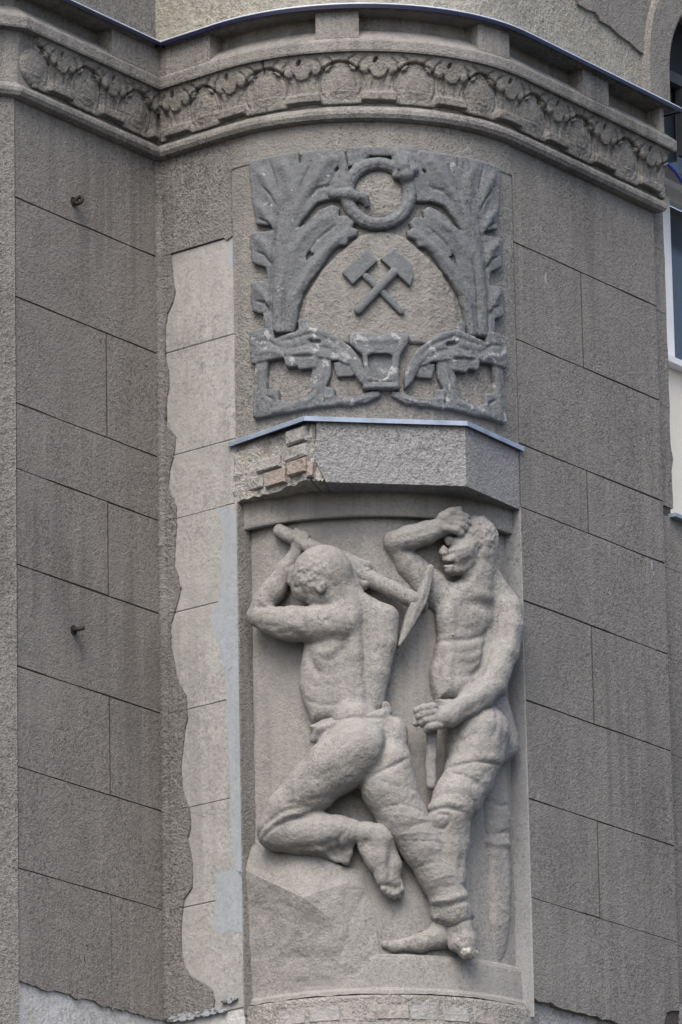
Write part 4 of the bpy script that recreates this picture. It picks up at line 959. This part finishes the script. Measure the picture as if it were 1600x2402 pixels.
t.L([(770, 1985), (790, 2010), (806, 2036)], .07, 6, .004); t.L([(745, 1990), (770, 2008), (790, 2026)], .07, 6, -.004)
t.C([(905, 1795, .055, 62), (912, 1850, .056, 62), (946, 1920, .054, 56), (992, 1990, .050, 49), (1030, 2058, .048, 46), (1056, 2115, .048, 43), (1066, 2142, .048, 42)])
t.C([(1028, 2150, .050, 11), (1054, 2148, .075, 13), (1085, 2138, .078, 12), (1104, 2148, .055, 11)], k=.014)
t.L([(1016, 2128), (1050, 2128), (1098, 2112)], .09, 6, .006); t.L([(1012, 2112), (1050, 2112), (1094, 2098)], .09, 7, -.005)
t.L([(730, 1716), (765, 1700), (815, 1683), (868, 1675), (910, 1664)], .11, 6, -.005); t.L([(735, 1728), (770, 1712), (820, 1694), (870, 1686), (918, 1680)], .11, 5, .005)
t.C([(903, 1655, .062, 11), (912, 1668, .060, 10)], k=.008); t.C([(750, 1712, .100, 10), (735, 1734, .080, 9)], k=.012)
t.L([(903, 1690), (906, 1740), (898, 1785), (885, 1815)], .12, 9, .012)
t.L([(868, 1828), (900, 1812), (930, 1797), (955, 1780)], .10, 5, .009)
for p, w_, a in (([(606, 1966), (635, 1935), (680, 1905), (735, 1890)], 6, .006), ([(612, 1978), (650, 1945), (690, 1925), (735, 1915)], 5, .005), ([(680, 1988), (750, 1982), (795, 1962), (812, 1945)], 6, .006), ([(670, 1895), (720, 1885), (770, 1868)], 5, .004), ([(745, 2005), (790, 1985), (818, 1970)], 7, -.005), ([(792, 1925), (800, 1960), (806, 2010)], 6, -.005), ([(780, 1930), (788, 1970), (792, 2010)], 5, .005),
    ([(620, 1960), (665, 1925), (720, 1908)], 6, -.005), ([(755, 1745), (800, 1720), (850, 1712)], 9, .004), ([(700, 1810), (760, 1800), (840, 1760)], 12, -.003), ([(690, 1850), (760, 1830), (850, 1790)], 10, .003), ([(850, 1690), (880, 1700), (900, 1695)], 7, .004), ([(840, 1840), (800, 1862), (760, 1878)], 6, .004)): t.L(p, .13, w_, a)
FO = [((885, 1835), (925, 1850), (965, 1838)), ((880, 1862), (925, 1872), (978, 1866)), ((905, 1900), (955, 1898), (998, 1908)), ((912, 1918), (960, 1922), (1004, 1924)), ((920, 1940), (965, 1942), (1012, 1938)), ((930, 1958), (975, 1962), (1020, 1956)), ((940, 1978), (985, 1980), (1035, 1972)), ((950, 1998), (1000, 1996), (1045, 1990)), ((975, 2030), (1020, 2024), (1065, 2018)), ((990, 2066), (1035, 2064), (1078, 2052)), ((1000, 2085), (1040, 2088), (1084, 2078))]
for i, p in enumerate(FO): t.L([(x+14*math.sin(i*2.3+q), y+6*math.sin(i*1.7+q*2)) for q, (x, y) in enumerate(p[(i % 3 == 1):(3 if i % 4 else 2)] if len(p[(i % 3 == 1):(3 if i % 4 else 2)]) > 1 else p)], .10, 4.5+1.8*math.sin(i*1.9), (.0030 if i % 2 == 0 else -.0024))
t.mesh('trousers', 'stone', m1_, .0014, label='rolled trousers of the bowed miner')

# ---- pickaxe of the first miner
pk = thing('pickaxe', 'carved pickaxe held across the relief behind the bowed head', 'pickaxe', (.2, 25.2, 8.55)) if False else None
h_ = Carve(R0, .004, .006)
h_.C([(656, 1246, .026, 17), (700, 1268, .026, 18), (780, 1308, .022, 18), (862, 1354, .044, 19), (920, 1382, .062, 20), (972, 1408, .080, 20)])
hd = h_.mesh('pickaxe_handle', 'stone', rel, .0012, label='thick round pickaxe handle')
h_ = Carve(R0, .0038, .004)
h_.G([(999, 1331), (1007, 1326), (1014, 1332), (1011, 1360), (1006, 1384), (1000, 1410), (990, 1432), (972, 1464), (950, 1500), (936, 1520), (932, 1516), (941, 1486), (950, 1450), (958, 1424), (971, 1402), (984, 1380), (993, 1356)], .080, .030, .006)
h_.L([(1006, 1340), (992, 1395), (980, 1420), (948, 1500)], .10, 6, -.006)
h_.C([(990, 1420, .02, 16), (985, 1412, .07, 16)], k=.01)
h_.mesh('pickaxe_head', 'stone', hd, .0010, label='curved double pointed pickaxe head')

# ---- second miner: standing, facing left, wiping his brow
b = Carve(R0, .004, .018)
b.G([(1055, 1372), (1085, 1350), (1150, 1350), (1165, 1378), (1195, 1400), (1200, 1450), (1180, 1540), (1172, 1645), (1022, 1645), (1012, 1604), (1010, 1567), (1018, 1540), (1027, 1490), (1024, 1450), (1035, 1400)], .020, .070, .060)
b.E(1110, 1450, .052, 54, 42, .054, -10); b.E(1050, 1452, .042, 28, 42, .048); b.E(1085, 1540, .045, 62, 56, .052); b.E(1075, 1606, .045, 48, 40, .050)
b.C([(1095, 1640, .030, 44), (1105, 1750, .035, 36), (1050, 1920, .045, 24), (1048, 2060, .02, 24), (1048, 2140, .006, 30)])
b.L([(1032, 1492), (1064, 1498), (1105, 1498), (1143, 1489), (1160, 1470)], .11, 7, .008); b.L([(1078, 1410), (1080, 1440), (1078, 1490)], .10, 10, .004)
b.L([(1066, 1508), (1048, 1545), (1040, 1590), (1048, 1622)], .10, 9, .007); b.L([(1072, 1530), (1110, 1528), (1140, 1515)], .10, 7, .004); b.L([(1075, 1556), (1110, 1555), (1138, 1542)], .10, 7, .004); b.L([(1062, 1582), (1100, 1584), (1125, 1572)], .10, 7, .004)
b.L([(1074, 1512), (1072, 1570), (1070, 1630)], .10, 8, .0025); b.L([(1020, 1560), (1026, 1600), (1032, 1630)], .08, 7, -.004); b.E(1064, 1489, .102, 5, 5, .006, k=.004)
b.L([(1085, 1404), (1120, 1400), (1165, 1407)], .09, 10, -.0035); b.L([(1095, 1418), (1125, 1416), (1160, 1424)], .09, 9, .003)
b.L([(1022, 1632), (1050, 1640), (1085, 1632)], .10, 5, .006)
b.C([(1190, 1432, .085, 38), (1196, 1470, .098, 35), (1186, 1530, .110, 32), (1168, 1580, .120, 29), (1163, 1606, .124, 27)])
b.L([(1160, 1462), (1152, 1510), (1143, 1556), (1118, 1585)], .12, 7, .010); b.L([(1205, 1450), (1196, 1500), (1180, 1550)], .13, 9, -.004); b.L([(1172, 1445), (1178, 1490), (1170, 1530)], .13, 7, .004)
b.C([(1160, 1604, .124, 28), (1128, 1632, .126, 31), (1100, 1652, .124, 30), (1055, 1680, .118, 25), (1034, 1686, .112, 23)])
b.E(1138, 1612, .138, 30, 20, .020, -35, k=.014); b.C([(1180, 1600, .120, 10), (1186, 1612, .115, 8)], k=.010)
b.L([(1165, 1590), (1130, 1600), (1110, 1622)], .15, 6, .004); b.L([(1150, 1635), (1110, 1660), (1070, 1685)], .15, 8, .004); b.L([(1048, 1655), (1052, 1680), (1058, 1705)], .14, 6, .004)
b.E(1018, 1680, .104, 27, 27, .034, -10)
for i, (x, y) in enumerate(((1006, 1654), (1008, 1668), (1013, 1683), (1020, 1698))): b.C([(x+12, y+2, .128, 10.5), (x-10, y+6, .132, 10), (x-26+i*3, y+12, .114, 9), (x-24+i*3, y+16, .095, 8)], k=.004)
b.C([(1002, 1690, .10, 10), (985, 1690, .10, 9), (976, 1696, .092, 8)], k=.006)
# head in profile, bowed under the raised hand
b.E(1120, 1266, .068, 56, 58, .074, 20); b.E(1085, 1298, .068, 40, 48, .066, 20)
b.C([(1066, 1336, .068, 15), (1092, 1334, .074, 18), (1120, 1312, .076, 20)], k=.014); b.E(1058, 1336, .070, 14, 13, .024, k=.010)
b.C([(1056, 1268, .078, 9), (1046, 1284, .076, 8), (1038, 1294, .072, 8)], k=.010); b.E(1043, 1298, .080, 9, 7, .016, k=.006)
b.C([(1046, 1310, .078, 8), (1062, 1311, .096, 8)], k=.008); b.C([(1048, 1326, .076, 7), (1062, 1326, .092, 7)], k=.007)
b.L([(1034, 1319), (1050, 1319), (1066, 1325)], .10, 3.5, .010); b.L([(1050, 1275), (1064, 1278), (1078, 1276)], .11, 7, .009); b.E(1064, 1279, .106, 8, 6, .012, k=.005); b.L([(1048, 1261), (1080, 1262)], .10, 6, -.005)
b.E(1090, 1294, .112, 18, 16, .022, k=.016); b.L([(1054, 1302), (1066, 1312), (1074, 1328)], .11, 5, .005)
b.E(1136, 1288, .120, 11, 19, .020, -15, k=.006); b.L([(1138, 1276), (1132, 1288), (1134, 1300)], .14, 4, .008); b.L([(1120, 1272), (1118, 1300), (1130, 1314)], .13, 5, .005)
b.N(1135, 1240, .12, 55, .010, .005); b.L([(1084, 1312), (1096, 1322), (1108, 1306)], .12, 8, .006); b.L([(1076, 1284), (1100, 1280), (1116, 1290)], .13, 7, -.004); b.L([(1056, 1268), (1052, 1280)], .10, 5, .005); b.L([(1062, 1292), (1076, 1296)], .12, 4, .004)
b.C([(1124, 1305, .055, 42), (1118, 1345, .048, 40), (1112, 1395, .040, 46)], k=.022)
b.L([(1132, 1322), (1110, 1362), (1086, 1396)], .10, 9, -.004); b.L([(1116, 1335), (1096, 1370)], .10, 7, .003)
b.L([(1066, 1352), (1095, 1344), (1122, 1322)], .11, 5, .006)
b.C([(1145, 1345, .045, 30), (1165, 1395, .05, 34), (1190, 1420, .07, 34)], k=.024)
# raised arm and hand
b.C([(924, 1270, .022, 24), (960, 1262, .036, 29), (1000, 1250, .056, 27), (1034, 1236, .080, 22)])
b.E(1058, 1222, .098, 32, 27, .030, 15); b.L([(930, 1262), (970, 1255), (1015, 1240)], .08, 7, .003)
for i, (x, y) in enumerate(((1072, 1203), (1078, 1216), (1076, 1229), (1066, 1240))): b.C([(x-18, y-2, .110, 10), (x+6, y+2, .118, 10), (x+22-i*2, y+8, .115, 8.5), (x+28-i*3, y+14, .104, 7.5)], k=.004)
b.C([(1040, 1212, .108, 11), (1060, 1200, .116, 10), (1078, 1194, .114, 9)], k=.007)
b.C([(926, 1274, .014, 26), (960, 1325, -.004, 34), (1010, 1378, -.004, 44), (1050, 1410, .006, 48)], fl=.75)
b.L([(940, 1294), (975, 1296), (1000, 1284)], .04, 5, .006)
# front foot of the second miner
b.C([(1048, 2140, .006, 34), (1035, 2195, .010, 30), (985, 2213, .008, 21), (925, 2220, .006, 13), (903, 2216, .004, 9)], fl=.8)
m2_ = b.mesh('figure', 'stone', rel, .0012, label='standing miner facing left with his hand raised to his brow')
t = Carve(R0, .004, .018)
t.G([(1020, 1642), (1060, 1640), (1172, 1632), (1186, 1680), (1198, 1730), (1200, 1765), (1192, 1785), (1160, 1802), (1052, 1792), (1046, 1740), (1032, 1690)], .020, .075, .065)
t.C([(1125, 1720, .055, 72), (1118, 1765, .060, 64), (1098, 1825, .066, 57), (1072, 1875, .074, 55), (1050, 1912, .080, 46)])
t.E(1168, 1740, .056, 34, 52, .050)
t.C([(1056, 1920, .070, 46), (1052, 1990, .055, 45), (1048, 2060, .045, 44), (1046, 2140, .030, 38)])
t.E(1036, 1928, .092, 30, 30, .034); t.L([(1020, 1920), (1030, 1910), (1046, 1914), (1052, 1930), (1042, 1944), (1026, 1940), (1020, 1924)], .12, 4.5, .006)
t.L([(998, 1888), (1030, 1882), (1072, 1892), (1104, 1915)], .12, 9, -.005); t.L([(1002, 1902), (1040, 1898), (1080, 1908)], .12, 5, .007)
for p, w_, a in (([(1082, 1865), (1104, 1890), (1114, 1925)], 6, .007), ([(1054, 1812), (1092, 1832), (1118, 1852)], 6, .005), ([(1052, 1800), (1100, 1793), (1170, 1799)], 4, .006), ([(1048, 1786), (1100, 1780), (1175, 1788)], 9, -.004), ([(1030, 1852), (1060, 1846), (1105, 1862)], 8, -.003), ([(1018, 1872), (1050, 1864), (1080, 1874)], 6, .003), ([(1098, 1925), (1106, 1955), (1100, 1985)], 9, -.006), ([(1024, 1648), (1070, 1656), (1120, 1648)], 7, -.006), ([(1030, 1662), (1080, 1668), (1130, 1655)], 5, .005),
    ([(1152, 1665), (1148, 1700), (1140, 1740)], 6, .006), ([(1130, 1680), (1120, 1730), (1095, 1770)], 9, -.003), ([(1075, 1738), (1090, 1733), (1106, 1726)], 4, .004), ([(1165, 1690), (1160, 1740), (1168, 1775)], 7, .004), ([(1130, 1810), (1110, 1840), (1090, 1850)], 6, .004), ([(1030, 1960), (1040, 2020), (1042, 2080)], 9, .004), ([(1075, 1950), (1082, 2010), (1078, 2070)], 8, .004)): t.L(p, .11, w_, a)
t.E(1160, 1900, -.014, 50, 150, .046, 3, k=.03); t.E(1166, 2080, -.016, 46, 190, .044, 3, k=.03)
for p, w_, a in (([(1135, 1870), (1170, 1892), (1195, 1890)], 6, .005), ([(1120, 1945), (1160, 1958), (1200, 1950)], 7, .006), ([(1120, 1965), (1160, 1978), (1200, 1985)], 8, -.005), ([(1128, 2000), (1132, 2090), (1138, 2190)], 14, .006), ([(1106, 2010), (1110, 2100), (1112, 2200)], 8, -.004), ([(1188, 1905), (1196, 1925)], 6, -.006), ([(1180, 1975), (1198, 1985)], 7, -.006)): t.L(p, .02, w_, a)
t.mesh('trousers', 'stone', m2_, .0014, label='baggy trousers of the standing miner')
h_ = Carve(R0, .004, .004)
h_.C([(1014, 1700, .062, 13), (1012, 1780, .058, 12.5), (1011, 1842, .050, 12)]); h_.L([(1018, 1710), (1015, 1840)], .08, 5, .003)
h_.mesh('tool_shaft', 'stone', rel, .0012, label='straight tool shaft under the fist of the standing miner')
